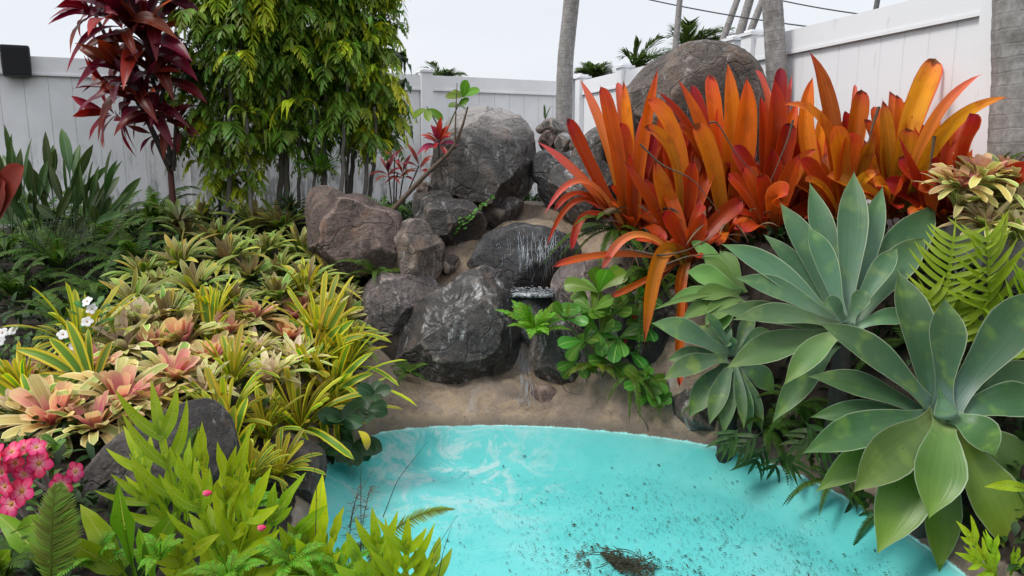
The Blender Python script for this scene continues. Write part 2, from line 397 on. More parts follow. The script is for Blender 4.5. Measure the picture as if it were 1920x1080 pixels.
mor = t.ramp(n1, [(.3, (.14, .115, .098)), (.45, (.25, .195, .15)), (.58, (.35, .265, .175)), (.72, (.26, .22, .19))])
mor = t.mix(t.sstep(n2, .4, .75, 0, .55), mor, (.085, .068, .055, 1)); mor = t.mix(t.sstep(n3, .6, .75, 0, .5), mor, (.08, .06, .05, 1))
stn = t.n('ShaderNodeMapping'); stn.inputs['Scale'].default_value = (7, 2.2, 1.5); t.put(stn.inputs[0], t.coord())
mor = t.mix(t.sstep(t.noise(stn.outputs[0], 1, 5, .65), .56, .72, 0, .75), mor, (.34, .32, .30, 1))
n7 = t.noise(t.coord((1, 1, 1)), 1.7, 4, .6, 1.2)
mor = t.mix(t.sstep(n7, .52, .66, 0, .6), mor, (.12, .09, .075, 1)); mor = t.mix(t.sstep(t.noise(co, 45, 5, .8), .60, .68, 0, .6), mor, (.05, .045, .035, 1))
c = t.mix(t.sstep(t.math('ADD', sx.outputs[1], t.math('MULTIPLY_ADD', n2, .4, -.2)), .35, .55), soil, mor)
# wet dark waterline then turquoise paint below
sdn = t.math('ADD', sx.outputs[0], t.math('MULTIPLY_ADD', n2, .03, -.015))
c = t.mix(t.sstep(sdn, .56, .505, 0, .65), c, (.11, .095, .08, 1))
n5 = t.noise(co, 1.1, 5, .6, .5)
paint = t.ramp(n5, [(.3, (.10, .52, .505)), (.5, (.15, .59, .575)), (.7, (.26, .66, .645))])
scum = t.noise(co, 4.5, 7, .75, 1.5)
sp_ = t.n('ShaderNodeSeparateXYZ'); t.put(sp_.inputs[0], co)
lft = t.math('MULTIPLY', t.sstep(sp_.outputs[0], .5, -.2), t.sstep(sp_.outputs[1], 3.0, 4.0))
paint = t.mix(t.math('MULTIPLY', t.sstep(scum, .46, .60, 0, .85), lft), paint, (.55, .66, .66, 1))
paint = t.mix(t.sstep(n3, .63, .72, 0, .35), paint, (.03, .2, .2, 1))
paint = t.mix(t.sstep(sdn, .47, .492, 0, .6), paint, (.33, .62, .60, 1))
c = t.mix(t.sstep(sdn, .503, .497), c, paint)
t.fin(t.bsdf(c, .75, .3, t.bump(t.math('ADD', n2, t.math('MULTIPLY', n3, .5)), t.sstep(sdn, .49, .51, .12, .8), .03)))
ground = g.obj('ground', t.m); tag(ground, 'tan cement pool bank rising into dark planted garden beds', kind='structure')

# water sheet
t = NT('water'); co = t.coord(); w = t.noise(co, 9, 3, .5, .6); w2 = t.noise(co, 2.3, 2, .5)
fr = t.n('ShaderNodeFresnel'); fr.inputs[0].default_value = 1.33; bmp = t.bump(t.math('ADD', w, t.math('MULTIPLY', w2, 2)), .12, .02)
t.put(fr.inputs['Normal'], bmp)
tr = t.n('ShaderNodeBsdfTransparent'); tr.inputs[0].default_value = (.90, .99, .99, 1)
gl = t.n('ShaderNodeBsdfGlossy'); gl.inputs['Roughness'].default_value = .04; t.put(gl.inputs['Normal'], bmp)
ms_ = t.n('ShaderNodeMixShader'); t.put(ms_.inputs[0], t.math('MULTIPLY', fr.outputs[0], 1.0)); t.t.links.new(tr.outputs[0], ms_.inputs[1]); t.t.links.new(gl.outputs[0], ms_.inputs[2])
t.fin(ms_.outputs[0])
bm = bmesh.new(); cen = pp.mean(0); nn = len(pp)
eo = np.roll(pp, -1, 0) - np.roll(pp, 1, 0); eo = nrm(np.stack([eo[:, 1], -eo[:, 0]], 1))
area = 0.5 * np.sum(pp[:, 0] * np.roll(pp[:, 1], -1) - np.roll(pp[:, 0], -1) * pp[:, 1])
eo = eo * (1 if area > 0 else -1)
pv = [bm.verts.new((float(p[0] + e[0] * .012), float(p[1] + e[1] * .012), -.006)) for p, e in zip(pp, eo)]
f = bm.faces.new(pv); bmesh.ops.triangulate(bm, faces=[f]); bm.normal_update()
if sum(f.normal.z for f in bm.faces) < 0: bmesh.ops.reverse_faces(bm, faces=bm.faces)
me = bpy.data.meshes.new('water'); bm.to_mesh(me); bm.free(); me.materials.append(t.m)
wob = link(bpy.data.objects.new('water', me)); tag(wob, 'shallow turquoise water of the painted garden pool', kind='structure')

# specks and silt on the pool floor
MD = plain('silt', (.055, .045, .03), .9, 20, .5)
m = M()
def flake(m, x, y, z, s, b=.5, tilt=.3):
    a = rng.random() * 6.28; d = rdir(a, rng.uniform(-tilt, tilt)) * s
    blade(m, np.array([x, y, z]) - d * .5, np.array([x, y, z + s * .15]), np.array([x, y, z]) + d * .5, s * rng.uniform(.12, .35), UP, n=2, k=1, prof='lance', rnd=b, aux=rng.random())
k = 0
while k < 6500:
    px = rng.uniform(640, 1780); py = rng.uniform(815, 1085)
    dens = ss(700, 1250, px) * .9 + .08
    cl = noise.noise(Vector((px / 70, py / 45, 1.3))) * .5 + .5
    if rng.random() > dens * (cl ** 2.2) * 2.2: continue
    x, y = on0(px, py)
    if sdist([x], [y])[0] > -.1: continue
    flake(m, x, y, fh(x, y) + .008 if fh(x, y) < -.1 else -.155, rng.uniform(.003, .010) * (1.0 if rng.random() < .95 else 2.2)); k += 1
tag(m.obj('leaf_specks', MD), 'dark specks of leaf litter scattered over the turquoise pool floor', 'debris', kind='stuff')
m = M(); d_ = ray(1150, 1050); s_ = (CAMZ + .155) / -d_[2]; cx, cy = d_[0] * s_, d_[1] * s_
for k in range(2400):
    r = abs(rng.gauss(0, .62)); a = rng.random() * 6.28
    x = cx + r * math.cos(a) * .19 * (1.25 if math.cos(a) > 0 else .75); y = cy - .02 + r * math.sin(a) * .115 - (x - cx) * .3
    if noise.noise(Vector((x * 9, y * 9, 5))) < -.12 + (r - .6) * -.2: continue
    flake(m, x, y, -.160 + .012 * max(0, 1 - r) * rng.random(), rng.uniform(.006, .024), rng.random(), .25)
for k in range(16):
    a = rng.random() * 3.1; c = np.array([cx + rng.uniform(-.08, .14), cy + rng.uniform(-.1, .05), -.13]); d = rdir(a, 0) * rng.uniform(.04, .09)
    m.tube(bez(c - d, c + np.array([d[1], -d[0], .01]) * .6, c + d, 6), .0022, 4, b=.9)
tag(m.obj('silt_patch', leafmat('litter', [(0, (.05, .045, .03)), (1, (.10, .085, .055))], rough=.9, trans=.0, var=.8)), 'brown patch of sunken leaf litter on the pool floor', 'debris', kind='stuff')

# ------------------------------------------------------------------ rocks
def ico(sub=5):
    bm = bmesh.new(); bmesh.ops.create_icosphere(bm, subdivisions=sub, radius=1)
    V = np.array([v.co[:] for v in bm.verts]); F = [[v.index for v in f.verts] for f in bm.faces]; bm.free(); return V, F
ICO = {5: ico(6), 4: ico(5), 3: ico(4)}
ROCKS = {}
def rock(name, outline, Y, depth, mat, label, seed, sub=5, cat='boulder', rough=.05, facets=5, group=None, fd=.72, q0=.80, parent=None):
    O = np.array(outline, float); c2 = O.mean(0); s = Y / 1400 / ray(c2[0], c2[1])[1]
    C = P(c2[0], c2[1], Y)
    L = np.array([P(q[0], q[1], Y) - C for q in O])[:, [0, 2]]
    th = np.arctan2(L[:, 1], L[:, 0]); rr = np.hypot(L[:, 0], L[:, 1]); o = np.argsort(th); th, rr = th[o], rr[o]
    tg = np.linspace(-math.pi, math.pi, 181)
    rg = np.interp(tg, np.r_[th[-1] - 2 * math.pi, th, th[0] + 2 * math.pi], np.r_[rr[-1], rr, rr[0]])
    ker = np.array([1, 2, 3, 2, 1.]); ker /= ker.sum(); rg = np.convolve(np.r_[rg[-3:-1], rg, rg[1:3]], ker, 'valid')
    V, F = ICO[sub]; V = V.copy(); R0 = rr.mean()
    tt = np.arctan2(V[:, 2], V[:, 0]); rad = np.hypot(V[:, 0], V[:, 2])
    Rt = np.interp(tt, tg, rg); Re = R0 + (Rt - R0) * ss(.1, .8, rad)
    r2 = rad ** .48
    X = np.stack([np.cos(tt) * r2 * Re, np.sign(V[:, 1]) * np.abs(V[:, 1]) ** .52 * depth, np.sin(tt) * r2 * Re], 1)
    rn = random.Random(seed)
    for k in range(facets * 2 + 2):
        n = nrm([rn.uniform(-.9, .9), -rn.uniform(.25, 1), rn.uniform(-.5, 1)])
        q = X @ n; d = np.quantile(q, rn.uniform(q0, .97)); ov = np.maximum(q - d, 0)
        X = X - (ov * .97)[:, None] * n
    rad2 = np.hypot(X[:, 0], X[:, 2]); th2 = np.arctan2(X[:, 2], X[:, 0]); nb = 48; bi = ((th2 + math.pi) / (2 * math.pi) * nb).astype(int) % nb
    mxr = np.array([rad2[bi == b_].max() if (bi == b_).any() else R0 for b_ in range(nb)]); tc = (np.arange(nb) + .5) / nb * 2 * math.pi - math.pi
    rat = np.interp(tc, tg, rg) / mxr; rat = (np.roll(rat, 1) + rat * 2 + np.roll(rat, -1)) / 4
    k_ = np.interp(th2, np.r_[tc[-1] - 2 * math.pi, tc, tc[0] + 2 * math.pi], np.r_[rat[-1], rat, rat[0]]); k_ = 1 + (k_ - 1) * ss(0, .35, rad2 / R0)
    k_ = 1 + (k_ - 1) * 1.0; X[:, 0] *= k_; X[:, 2] *= k_
    out = np.zeros(len(X)); sc_ = 1 / R0
    for i, v in enumerate(X):
        p = Vector(v) * sc_; q = p + Vector((seed * 3.7, seed, 0))
        out[i] = noise.noise(q * 1.3) * .9 + noise.noise(q * 2.9) * .6 + (abs(noise.noise(q * 5.5)) - .25) * .5 + (abs(noise.noise(q * 11)) - .2) * .34 + noise.noise(q * 26) * .12
    X = X + nrm(X) * (out * rough * R0 * 1.35)[:, None]
    me = bpy.data.meshes.new(name); me.from_pydata(X.tolist(), [], F); me.update()
    me.polygons.foreach_set('use_smooth', [True] * len(F)); me.materials.append(mat)
    ob = link(bpy.data.objects.new(name, me), parent); ob.location = [float(v) for v in C]
    if parent is None: tag(ob, label, cat, group)
    ROCKS[label] = (C, X, F)
    return ob
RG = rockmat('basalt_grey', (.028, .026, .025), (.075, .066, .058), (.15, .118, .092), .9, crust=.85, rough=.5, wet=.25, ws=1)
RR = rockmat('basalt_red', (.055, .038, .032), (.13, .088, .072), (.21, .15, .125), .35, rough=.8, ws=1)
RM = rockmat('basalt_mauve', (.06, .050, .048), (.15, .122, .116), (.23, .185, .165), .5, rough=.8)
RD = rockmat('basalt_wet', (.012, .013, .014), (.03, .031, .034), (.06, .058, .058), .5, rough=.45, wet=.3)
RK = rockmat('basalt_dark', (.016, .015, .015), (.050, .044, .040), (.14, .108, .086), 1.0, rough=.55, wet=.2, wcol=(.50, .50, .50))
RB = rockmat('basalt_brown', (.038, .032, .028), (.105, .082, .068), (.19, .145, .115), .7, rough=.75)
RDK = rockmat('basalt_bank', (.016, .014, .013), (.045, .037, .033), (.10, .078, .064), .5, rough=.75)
GR = 'dark basalt boulders of the waterfall'
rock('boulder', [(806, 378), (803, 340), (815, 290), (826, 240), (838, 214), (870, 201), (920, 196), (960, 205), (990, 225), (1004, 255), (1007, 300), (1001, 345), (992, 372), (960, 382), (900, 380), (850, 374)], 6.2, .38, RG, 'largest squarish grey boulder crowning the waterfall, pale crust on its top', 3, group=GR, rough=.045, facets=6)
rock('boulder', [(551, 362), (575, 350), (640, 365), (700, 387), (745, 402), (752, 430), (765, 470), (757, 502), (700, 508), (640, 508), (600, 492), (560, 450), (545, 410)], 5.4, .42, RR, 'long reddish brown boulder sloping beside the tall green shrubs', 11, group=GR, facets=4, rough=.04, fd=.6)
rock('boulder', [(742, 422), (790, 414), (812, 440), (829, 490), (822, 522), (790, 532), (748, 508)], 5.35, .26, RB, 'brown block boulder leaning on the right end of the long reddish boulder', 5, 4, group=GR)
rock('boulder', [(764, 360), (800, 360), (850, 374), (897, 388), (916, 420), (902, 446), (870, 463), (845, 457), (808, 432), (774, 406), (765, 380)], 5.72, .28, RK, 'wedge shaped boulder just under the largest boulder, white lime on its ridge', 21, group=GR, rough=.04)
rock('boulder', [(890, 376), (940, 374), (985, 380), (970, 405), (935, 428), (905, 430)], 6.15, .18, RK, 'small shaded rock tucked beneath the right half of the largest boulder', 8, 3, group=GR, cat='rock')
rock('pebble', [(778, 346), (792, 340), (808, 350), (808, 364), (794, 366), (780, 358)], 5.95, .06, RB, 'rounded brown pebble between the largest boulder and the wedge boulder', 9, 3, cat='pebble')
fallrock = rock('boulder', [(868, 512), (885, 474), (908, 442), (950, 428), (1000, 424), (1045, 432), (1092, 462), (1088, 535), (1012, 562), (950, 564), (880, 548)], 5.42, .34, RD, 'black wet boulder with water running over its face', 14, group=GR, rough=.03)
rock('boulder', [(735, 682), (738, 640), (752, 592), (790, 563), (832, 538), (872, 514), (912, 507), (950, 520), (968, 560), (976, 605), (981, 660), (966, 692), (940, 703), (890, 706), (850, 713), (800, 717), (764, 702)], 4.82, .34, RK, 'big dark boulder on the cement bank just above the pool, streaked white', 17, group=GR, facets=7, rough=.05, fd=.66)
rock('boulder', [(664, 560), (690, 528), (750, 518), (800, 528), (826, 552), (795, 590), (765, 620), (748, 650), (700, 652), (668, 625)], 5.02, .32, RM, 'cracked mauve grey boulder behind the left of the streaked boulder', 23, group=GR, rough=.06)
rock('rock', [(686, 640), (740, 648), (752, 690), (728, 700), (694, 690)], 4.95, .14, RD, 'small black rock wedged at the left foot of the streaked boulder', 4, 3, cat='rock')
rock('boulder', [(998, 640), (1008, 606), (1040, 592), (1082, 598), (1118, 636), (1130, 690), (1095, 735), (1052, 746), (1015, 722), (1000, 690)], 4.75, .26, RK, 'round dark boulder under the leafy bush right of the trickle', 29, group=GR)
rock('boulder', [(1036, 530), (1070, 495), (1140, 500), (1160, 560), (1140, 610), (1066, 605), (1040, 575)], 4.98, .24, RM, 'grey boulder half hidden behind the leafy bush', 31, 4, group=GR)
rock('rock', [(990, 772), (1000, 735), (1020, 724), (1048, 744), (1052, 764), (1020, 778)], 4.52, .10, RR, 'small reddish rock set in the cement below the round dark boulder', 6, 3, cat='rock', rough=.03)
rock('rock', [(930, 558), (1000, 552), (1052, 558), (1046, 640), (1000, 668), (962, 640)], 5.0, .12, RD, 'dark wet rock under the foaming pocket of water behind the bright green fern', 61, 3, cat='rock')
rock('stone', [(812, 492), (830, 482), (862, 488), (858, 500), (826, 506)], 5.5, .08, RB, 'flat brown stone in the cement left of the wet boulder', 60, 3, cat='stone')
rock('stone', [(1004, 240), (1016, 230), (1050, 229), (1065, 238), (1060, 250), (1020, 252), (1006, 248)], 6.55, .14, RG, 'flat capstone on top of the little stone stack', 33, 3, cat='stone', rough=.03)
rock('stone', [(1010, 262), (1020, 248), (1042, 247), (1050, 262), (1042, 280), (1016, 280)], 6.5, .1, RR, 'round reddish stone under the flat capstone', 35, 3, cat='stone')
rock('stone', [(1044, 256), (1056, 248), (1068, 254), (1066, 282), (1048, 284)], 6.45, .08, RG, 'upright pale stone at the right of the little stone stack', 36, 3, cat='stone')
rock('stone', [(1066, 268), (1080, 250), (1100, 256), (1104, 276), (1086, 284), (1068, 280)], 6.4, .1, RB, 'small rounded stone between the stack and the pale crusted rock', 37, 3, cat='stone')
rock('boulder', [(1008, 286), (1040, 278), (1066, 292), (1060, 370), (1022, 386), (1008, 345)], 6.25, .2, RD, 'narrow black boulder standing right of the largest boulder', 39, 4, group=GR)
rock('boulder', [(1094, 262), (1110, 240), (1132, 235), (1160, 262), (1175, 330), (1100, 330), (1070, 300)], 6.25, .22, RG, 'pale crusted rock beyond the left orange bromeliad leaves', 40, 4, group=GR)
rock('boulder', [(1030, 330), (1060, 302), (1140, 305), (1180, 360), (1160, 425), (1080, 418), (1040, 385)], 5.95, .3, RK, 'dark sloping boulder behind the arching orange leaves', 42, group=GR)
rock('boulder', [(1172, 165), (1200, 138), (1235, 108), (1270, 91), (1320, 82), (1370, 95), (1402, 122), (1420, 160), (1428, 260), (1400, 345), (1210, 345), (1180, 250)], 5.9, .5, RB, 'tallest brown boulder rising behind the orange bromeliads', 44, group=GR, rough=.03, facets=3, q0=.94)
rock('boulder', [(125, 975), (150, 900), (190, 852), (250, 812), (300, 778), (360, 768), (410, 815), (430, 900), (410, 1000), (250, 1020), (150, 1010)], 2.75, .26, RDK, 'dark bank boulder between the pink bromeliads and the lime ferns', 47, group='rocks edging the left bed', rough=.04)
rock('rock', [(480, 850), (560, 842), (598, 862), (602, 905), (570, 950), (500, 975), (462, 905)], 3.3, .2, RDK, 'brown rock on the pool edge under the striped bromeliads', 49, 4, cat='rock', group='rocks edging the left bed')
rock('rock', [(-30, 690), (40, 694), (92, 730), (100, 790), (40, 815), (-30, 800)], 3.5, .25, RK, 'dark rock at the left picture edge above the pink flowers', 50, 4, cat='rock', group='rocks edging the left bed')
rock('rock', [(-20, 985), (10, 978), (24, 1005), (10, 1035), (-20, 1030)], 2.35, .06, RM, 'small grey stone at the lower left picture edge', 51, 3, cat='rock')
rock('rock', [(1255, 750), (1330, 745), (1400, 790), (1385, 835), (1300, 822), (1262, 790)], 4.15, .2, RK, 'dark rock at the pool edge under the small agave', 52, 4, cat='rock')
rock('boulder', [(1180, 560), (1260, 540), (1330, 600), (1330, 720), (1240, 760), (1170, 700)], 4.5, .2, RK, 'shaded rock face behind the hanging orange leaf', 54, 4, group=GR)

# waterfall strands hugging the wet boulder
C, X, F = ROCKS['black wet boulder with water running over its face']
bv = BVHTree.FromPolygons([tuple(v + C) for v in X], F)
WM = NT('white_water'); WM.fin(WM.bsdf((.30, .33, .36, 1), .2, .6))
T = thing('waterfall', C, 'thin white water trickling over the black wet boulder', 'waterfall')
m = M()
clumps = [(rng.gauss(1010, 30), rng.uniform(436, 500), rng.uniform(4, 16)) for _ in range(38)]
for k in range(200):
    q_ = clumps[rng.randrange(38)]; px = rng.gauss(q_[0], q_[2] * .5); y0 = q_[1] + rng.gauss(0, 7); ln = rng.uniform(3, 26) * (1 if k % 4 else 1.8)
    pts = []
    q = P(px, y0, 5.42); x, z = q[0], q[2]
    for j in range(9):
        h = bv.ray_cast(Vector((x, 3, z)), Vector((0, 1, 0)))
        if h[0] is None: break
        pts.append(np.array(h[0]) + np.array([0, -.006, 0])); z -= ln / 8 * .004; x += rng.uniform(-.0045, .0045)
    if len(pts) > 3: m.tube(pts, [rng.uniform(.0005, .0022) * math.sin(math.pi * (i + .5) / len(pts)) + .0003 for i in range(len(pts))], 4)
m.obj('falling_water', WM.m, T); m = M()
for k in range(260):   # foaming ledge at the foot
    q = P(rng.uniform(935, 1045), rng.uniform(540, 552), 5.05); q[1] += rng.uniform(-.08, .08); q[2] += rng.uniform(-.01, .015)
    d = rdir(rng.random() * 6.3, rng.uniform(-.2, .2)) * rng.uniform(.005, .02); m.tube([q - d, q, q + d], [.0005, .003, .0005], 4)
m.obj('foam', WM.m, T)
m = M()
for k in range(70):
    px = 984 + rng.gauss(0, 9); a_ = hit(px, rng.uniform(655, 760)); x, y = a_[0], a_[1]; pts = []
    for j in range(8):
        pts.append((x, y, gh(x, y) + .026)); y -= rng.uniform(.008, .02); x += rng.uniform(-.005, .005)
    m.tube(pts, [rng.uniform(.0006, .0022) * math.sin(math.pi * (i + .5) / 8) for i in range(8)], 4)
tag(m.obj('water_trickle', WM.m), 'thin trickle of water running down the cement to the pool', 'trickle')
m = M()
q0 = P(995, 548, 5.05); m.box(q0 - [.13, .10, .02], q0 + [.15, .10, 0])
t = NT('ledge_water'); co = t.coord(); w = t.noise(co, 30, 4, .6); t.fin(t.bsdf(t.mix(t.sstep(w, .45, .6), (.06, .07, .07, 1), (.5, .54, .56, 1)), .08, .6, t.bump(w, .4, .01)))
tag(m.obj('ledge_water', t.m), 'small foaming pocket of water at the foot of the wet boulder', kind='structure')
# ------------------------------------------------------------------ fences
t = NT('vinyl'); co = t.coord(); n1 = t.noise(co, 1.2, 5, .6); n2 = t.noise(t.coord((3, 3, .7)), 3, 6, .7)
c = t.mix(t.sstep(n1, .3, .7, 0, .5), (.79, .80, .82, 1), (.73, .74, .76, 1)); c = t.mix(t.sstep(n2, .60, .75, 0, .45), c, (.30, .30, .29, 1))
VIN = t.fin(t.bsdf(c, .45, .4, t.bump(n2, .05, .01)))
t = NT('vinyl_stained'); co = t.coord(); n1 = t.noise(co, 1.7, 6, .65); n2 = t.noise(t.coord((3, 3, .7)), 3, 6, .7)
sz = t.n('ShaderNodeSeparateXYZ'); t.put(sz.inputs[0], co)
c = t.mix(t.sstep(n1, .3, .7, 0, .7), (.86, .86, .87, 1), (.70, .70, .71, 1)); k = t.math('MULTIPLY', t.sstep(n2, .48, .62, 0, .8), t.sstep(sz.outputs[2], 1.4, .5))
c = t.mix(k, c, (.13, .14, .12, 1))
VINS = t.fin(t.bsdf(c, .5, .4, t.bump(n2, .05, .01)))
FZ = 2.52
def fence(A, B, posts, label, mat, zb=.55, ztop=FZ, gap=.0008):
    A = np.array([A[0], A[1], 0.]); B = np.array([B[0], B[1], 0.]); L = np.linalg.norm(B - A); ex = (B - A) / L
    ey = np.array([-ex[1], ex[0], 0.])
    if ey[1] > 0: ey = -ey          # ey faces the garden
    ax = [ex, ey, [0, 0, 1]]
    T = thing('vinyl_fence', A + [0, 0, zb], label, 'fence')
    for p in posts:
        m = M(); m.box((p - .07, -.07, zb), (p + .07, .07, ztop + .03), ax, A); po = m.obj('post', mat, T, smooth=False)
        m = M(); m.box((p - .085, -.085, ztop + .03), (p + .085, .085, ztop + .055), ax, A); m.box((p - .055, -.055, ztop + .055), (p + .055, .055, ztop + .075), ax, A)
        m.obj('post_cap', mat, po, smooth=False)
    for p, q in zip(posts[:-1], posts[1:]):
        a, b = p + .072, q - .072
        m = M(); m.box((a, -.03, ztop - .16), (b, .03, ztop), ax, A); m.box((a, .0301, ztop - .172), (b, .036, ztop - .15), ax, A); m.obj('top_rail', mat, T, smooth=False)
        m = M(); m.box((a, -.03, zb), (b, .03, zb + .16), ax, A); m.obj('bottom_rail', mat, T, smooth=False)
        n = max(1, round((b - a) / .19)); w = (b - a) / n; m = M()
        for k in range(n):
            x0, x1 = a + k * w + gap, a + (k + 1) * w - gap
            m.box((x0 + .004, .008, zb + .1605), (x1 - .004, .010, ztop - .1605), ax, A); m.box((x0, -.011, zb + .1605), (x1, .008, ztop - .1605), ax, A)
        m.box((a, -.012, zb + .161), (b, -.0111, ztop - .161), ax, A)
        m.obj('panel', mat, T, smooth=False)
    return T, ax, A
FA, FB = np.array([-6.2, 6.455]), np.array([.83, 9.76])
Lb = np.linalg.norm(FB - FA); exb = (FB - FA) / Lb
def along(px):   # distance along back fence where pixel column crosses
    d = ray(px, 130); k = d[0] / d[1]
    return (k * FA[1] - FA[0]) / (exb[0] - k * exb[1])
pL = along(797)
fence(FA, FB, [pL - 5, pL - 2.5, pL, Lb - .09], 'long white vinyl fence at the back, grime on its boards behind the red plant', VINS)
fence((.86, 9.62), (1.89, 6.5), [.05, 1.2, 3.25], 'white vinyl fence section behind the tallest brown boulder', VIN, gap=.0004)
fence((1.92, 6.34), (2.60, 4.1), [0.08, 2.30], 'clean white vinyl fence section on the right beside the thick palm trunk', VIN, gap=.0003)
fence((2.64, 3.98), (3.5, 1.2), [.08, 1.45, 2.82], 'white vinyl fence section continuing past the thick palm trunk', VIN, gap=.0003)

# loudspeaker on the back fence
BK = plain('black_plastic', (.015, .015, .017), .45, 40, .2)
SPK = plain('speaker_mesh', (.01, .01, .012), .8, 200, .5, .3)
c0 = P(34, 117, 1.0); d = ray(34, 117); k = d[0] / d[1]; s_ = (k * FA[1] - FA[0]) / (exb[0] - k * exb[1]); fp = FA + exb * s_
zc = CAMZ + d[2] * fp[1] / d[1]
T = thing('loudspeaker', (fp[0], fp[1], zc), 'small black loudspeaker box mounted on the white back fence', 'speaker')
ey = np.array([exb[1], -exb[0], 0]); ex3 = np.array([exb[0], exb[1], 0])
m = M(); A0 = np.array([fp[0], fp[1], zc])
pr = []
for zz, s in ((-.14, .92), (-.13, .97), (0, 1.0), (.12, 1.0), (.135, .96), (.14, .90)):
    ring = []
    for (a, b) in ((-.115, .04), (-.118, .12), (-.112, .135), (.112, .135), (.118, .12), (.09, .04)):
        ring.append(A0 + ex3 * a * s + ey * (b - .0) + np.array([0, 0, zz]))
    pr.append(ring)
m.grid(np.array(pr), np.full((6, 6, 4), .5), True); 
capT = np.array([[pr[-1][0], pr[-1][5]], [pr[-1][1], pr[-1][4]], [pr[-1][2], pr[-1][3]]]); m.grid(capT, np.full((3, 2, 4), .5))
capB = np.array([[pr[0][5], pr[0][0]], [pr[0][4], pr[0][1]], [pr[0][3], pr[0][2]]]); m.grid(capB, np.full((3, 2, 4), .5))
m.obj('cabinet', BK, T, smooth=False)
m = M(); m.box((-.1, .136, -.12), (.1, .142, .12), [ex3, ey, [0, 0, 1]], A0); m.obj('grille', SPK, T, smooth=False)
m = M(); m.box((-.03, .031, -.04), (.03, .0395, .04), [ex3, ey, [0, 0, 1]], A0); m.obj('bracket', BK, T, smooth=False)

# ------------------------------------------------------------------ palms and wires
t = NT('palm_bark'); co = t.coord()
a = t.n('ShaderNodeAttribute', attribute_name='lf'); sx = t.n('ShaderNodeSeparateColor'); t.t.links.new(a.outputs['Color'], sx.inputs[0])
v = sx.outputs[1]; nn_ = t.noise(co, 7, 6, .7); n4 = t.noise(t.coord((1.6, 1.6, 1.0)), 16, 7, .75)
ring = t.math('FRACT', t.math('ADD', t.math('MULTIPLY', a.outputs['Alpha'], 1.0), t.math('MULTIPLY', nn_, .5)))
c = t.ramp(n4, [(.3, (.16, .15, .14)), (.5, (.27, .255, .245)), (.7, (.40, .385, .375))])
c = t.mix(t.sstep(nn_, .5, .7, 0, .6), c, (.13, .115, .10, 1))
c = t.mix(t.sstep(ring, .0, .10, .7, 0), c, (.46, .44, .42, 1)); c = t.mix(t.sstep(ring, .93, 1.0, 0, .3), c, (.10, .09, .085, 1))
PB = t.fin(t.bsdf(c, .85, .2, t.bump(t.math('ADD', n4, t.sstep(ring, 0, .2, 0, .5)), .6, .008)))
def trunk(m, pts, r, rings=.07, k=24):
    pts = np.array(pts, float); n = 90
    tt = np.linspace(0, 1, n); s0 = np.linspace(0, 1, len(pts))
    from_ = np.stack([np.interp(tt, s0, pts[:, i]) for i in range(3)], 1)
    for _ in range(30): from_[1:-1] = (from_[:-2] + from_[2:] + 2 * from_[1:-1]) / 4
    Ln = np.r_[0, np.cumsum(np.linalg.norm(np.diff(from_, axis=0), axis=1))]
    rad = np.interp(tt, np.linspace(0, 1, len(r)), r)
    rad = rad * (1 + .035 * np.array([noise.noise(Vector((l * 5, r[0] * 50, 0))) for l in Ln]) + .03 * ((Ln / rings) % 1 - .5))
    i0 = len(m.A); m.tube(from_, rad, k)
    m.A[i0].reshape(n, k, 4)[..., 3] = (Ln / rings)[:, None]
PF = leafmat('palm_frond', [(0, (.06, .10, .02)), (1, (.13, .20, .05))], rough=.4, trans=.3, var=.7)
def frond(m, base, tip, sag, w, N, n=26, b=.5):
    p1 = (base + tip) / 2 + sag; C = bez(base, p1, tip, n); T = nrm(np.gradient(C, axis=0)); S = nrm(np.cross(T, N))
    m.tube(C, np.linspace(.012, .003, n + 1) * w * 3, 4, b=b)
    for i in range(2, n):
        f = math.sin(math.pi * min(1, i / n * .9 + .12)) ** .6
        for sd in (-1, 1):
            d = nrm(S[i] * sd * .7 + T[i] * 1.0 + UP * rng.uniform(-.2, .3)); L = w * f * rng.uniform(.8, 1.1)
            blade(m, C[i], C[i] + d * L * .5 + UP * .03, C[i] + d * L - UP * L * .12, .045 * w, N, 3, 1, 'lance', .1, rnd=b, aux=rng.random())
def palm(label, px0, px1, pybot, pytop, Y, wpx, crown=False, group=None, bend=0, base_z=.5, top=None):
    q0 = P(px0, pybot, Y); q1 = P(px1, pytop, Y); d = (q1 - q0) / (q1[2] - q0[2])
    b = q0 + d * (base_z - q0[2]); u = q1 + d * (.0 if crown else 1.6)
    T = thing('palm_tree', b, label, 'palm tree', group); m = M()
    md = (q0 + q1) / 2 + np.array([bend, 0, 0]); r = wpx / 2 / 1400 * Y
    trunk(m, [b, q0, md, q1, u] if not crown else [b, q0, q1], [r * 1.12, r * 1.0, r * .95, r * .9])
    m.obj('trunk', PB, T)
    return T, u, r
palm('slender grey palm trunk rising behind the largest boulder', 1057, 1073, 235, -10, 8.0, 30, bend=-.03)
palm('grey palm trunk between the orange bromeliads and the tallest boulder', 1458, 1447, 150, -10, 5.75, 38)
palm('thick ringed palm trunk at the right picture edge', 1904, 1912, 300, -10, 3.9, 90, bend=.01)
gp = 'far palm trunks beyond the fence'
palm('thin distant palm trunk directly above the left slope of the tallest boulder', 1266, 1275, 95, -5, 14, 11, group=gp)
palm('thin leaning distant palm trunk, leftmost of the three leaning together', 1350, 1384, 90, -5, 15, 12, group=gp)
palm('middle one of three leaning distant palm trunks', 1380, 1407, 88, -5, 15.5, 16, group=gp)
palm('distant leaning palm trunk nearest the grey near palm trunk', 1402, 1432, 72, -5, 16, 13, group=gp)
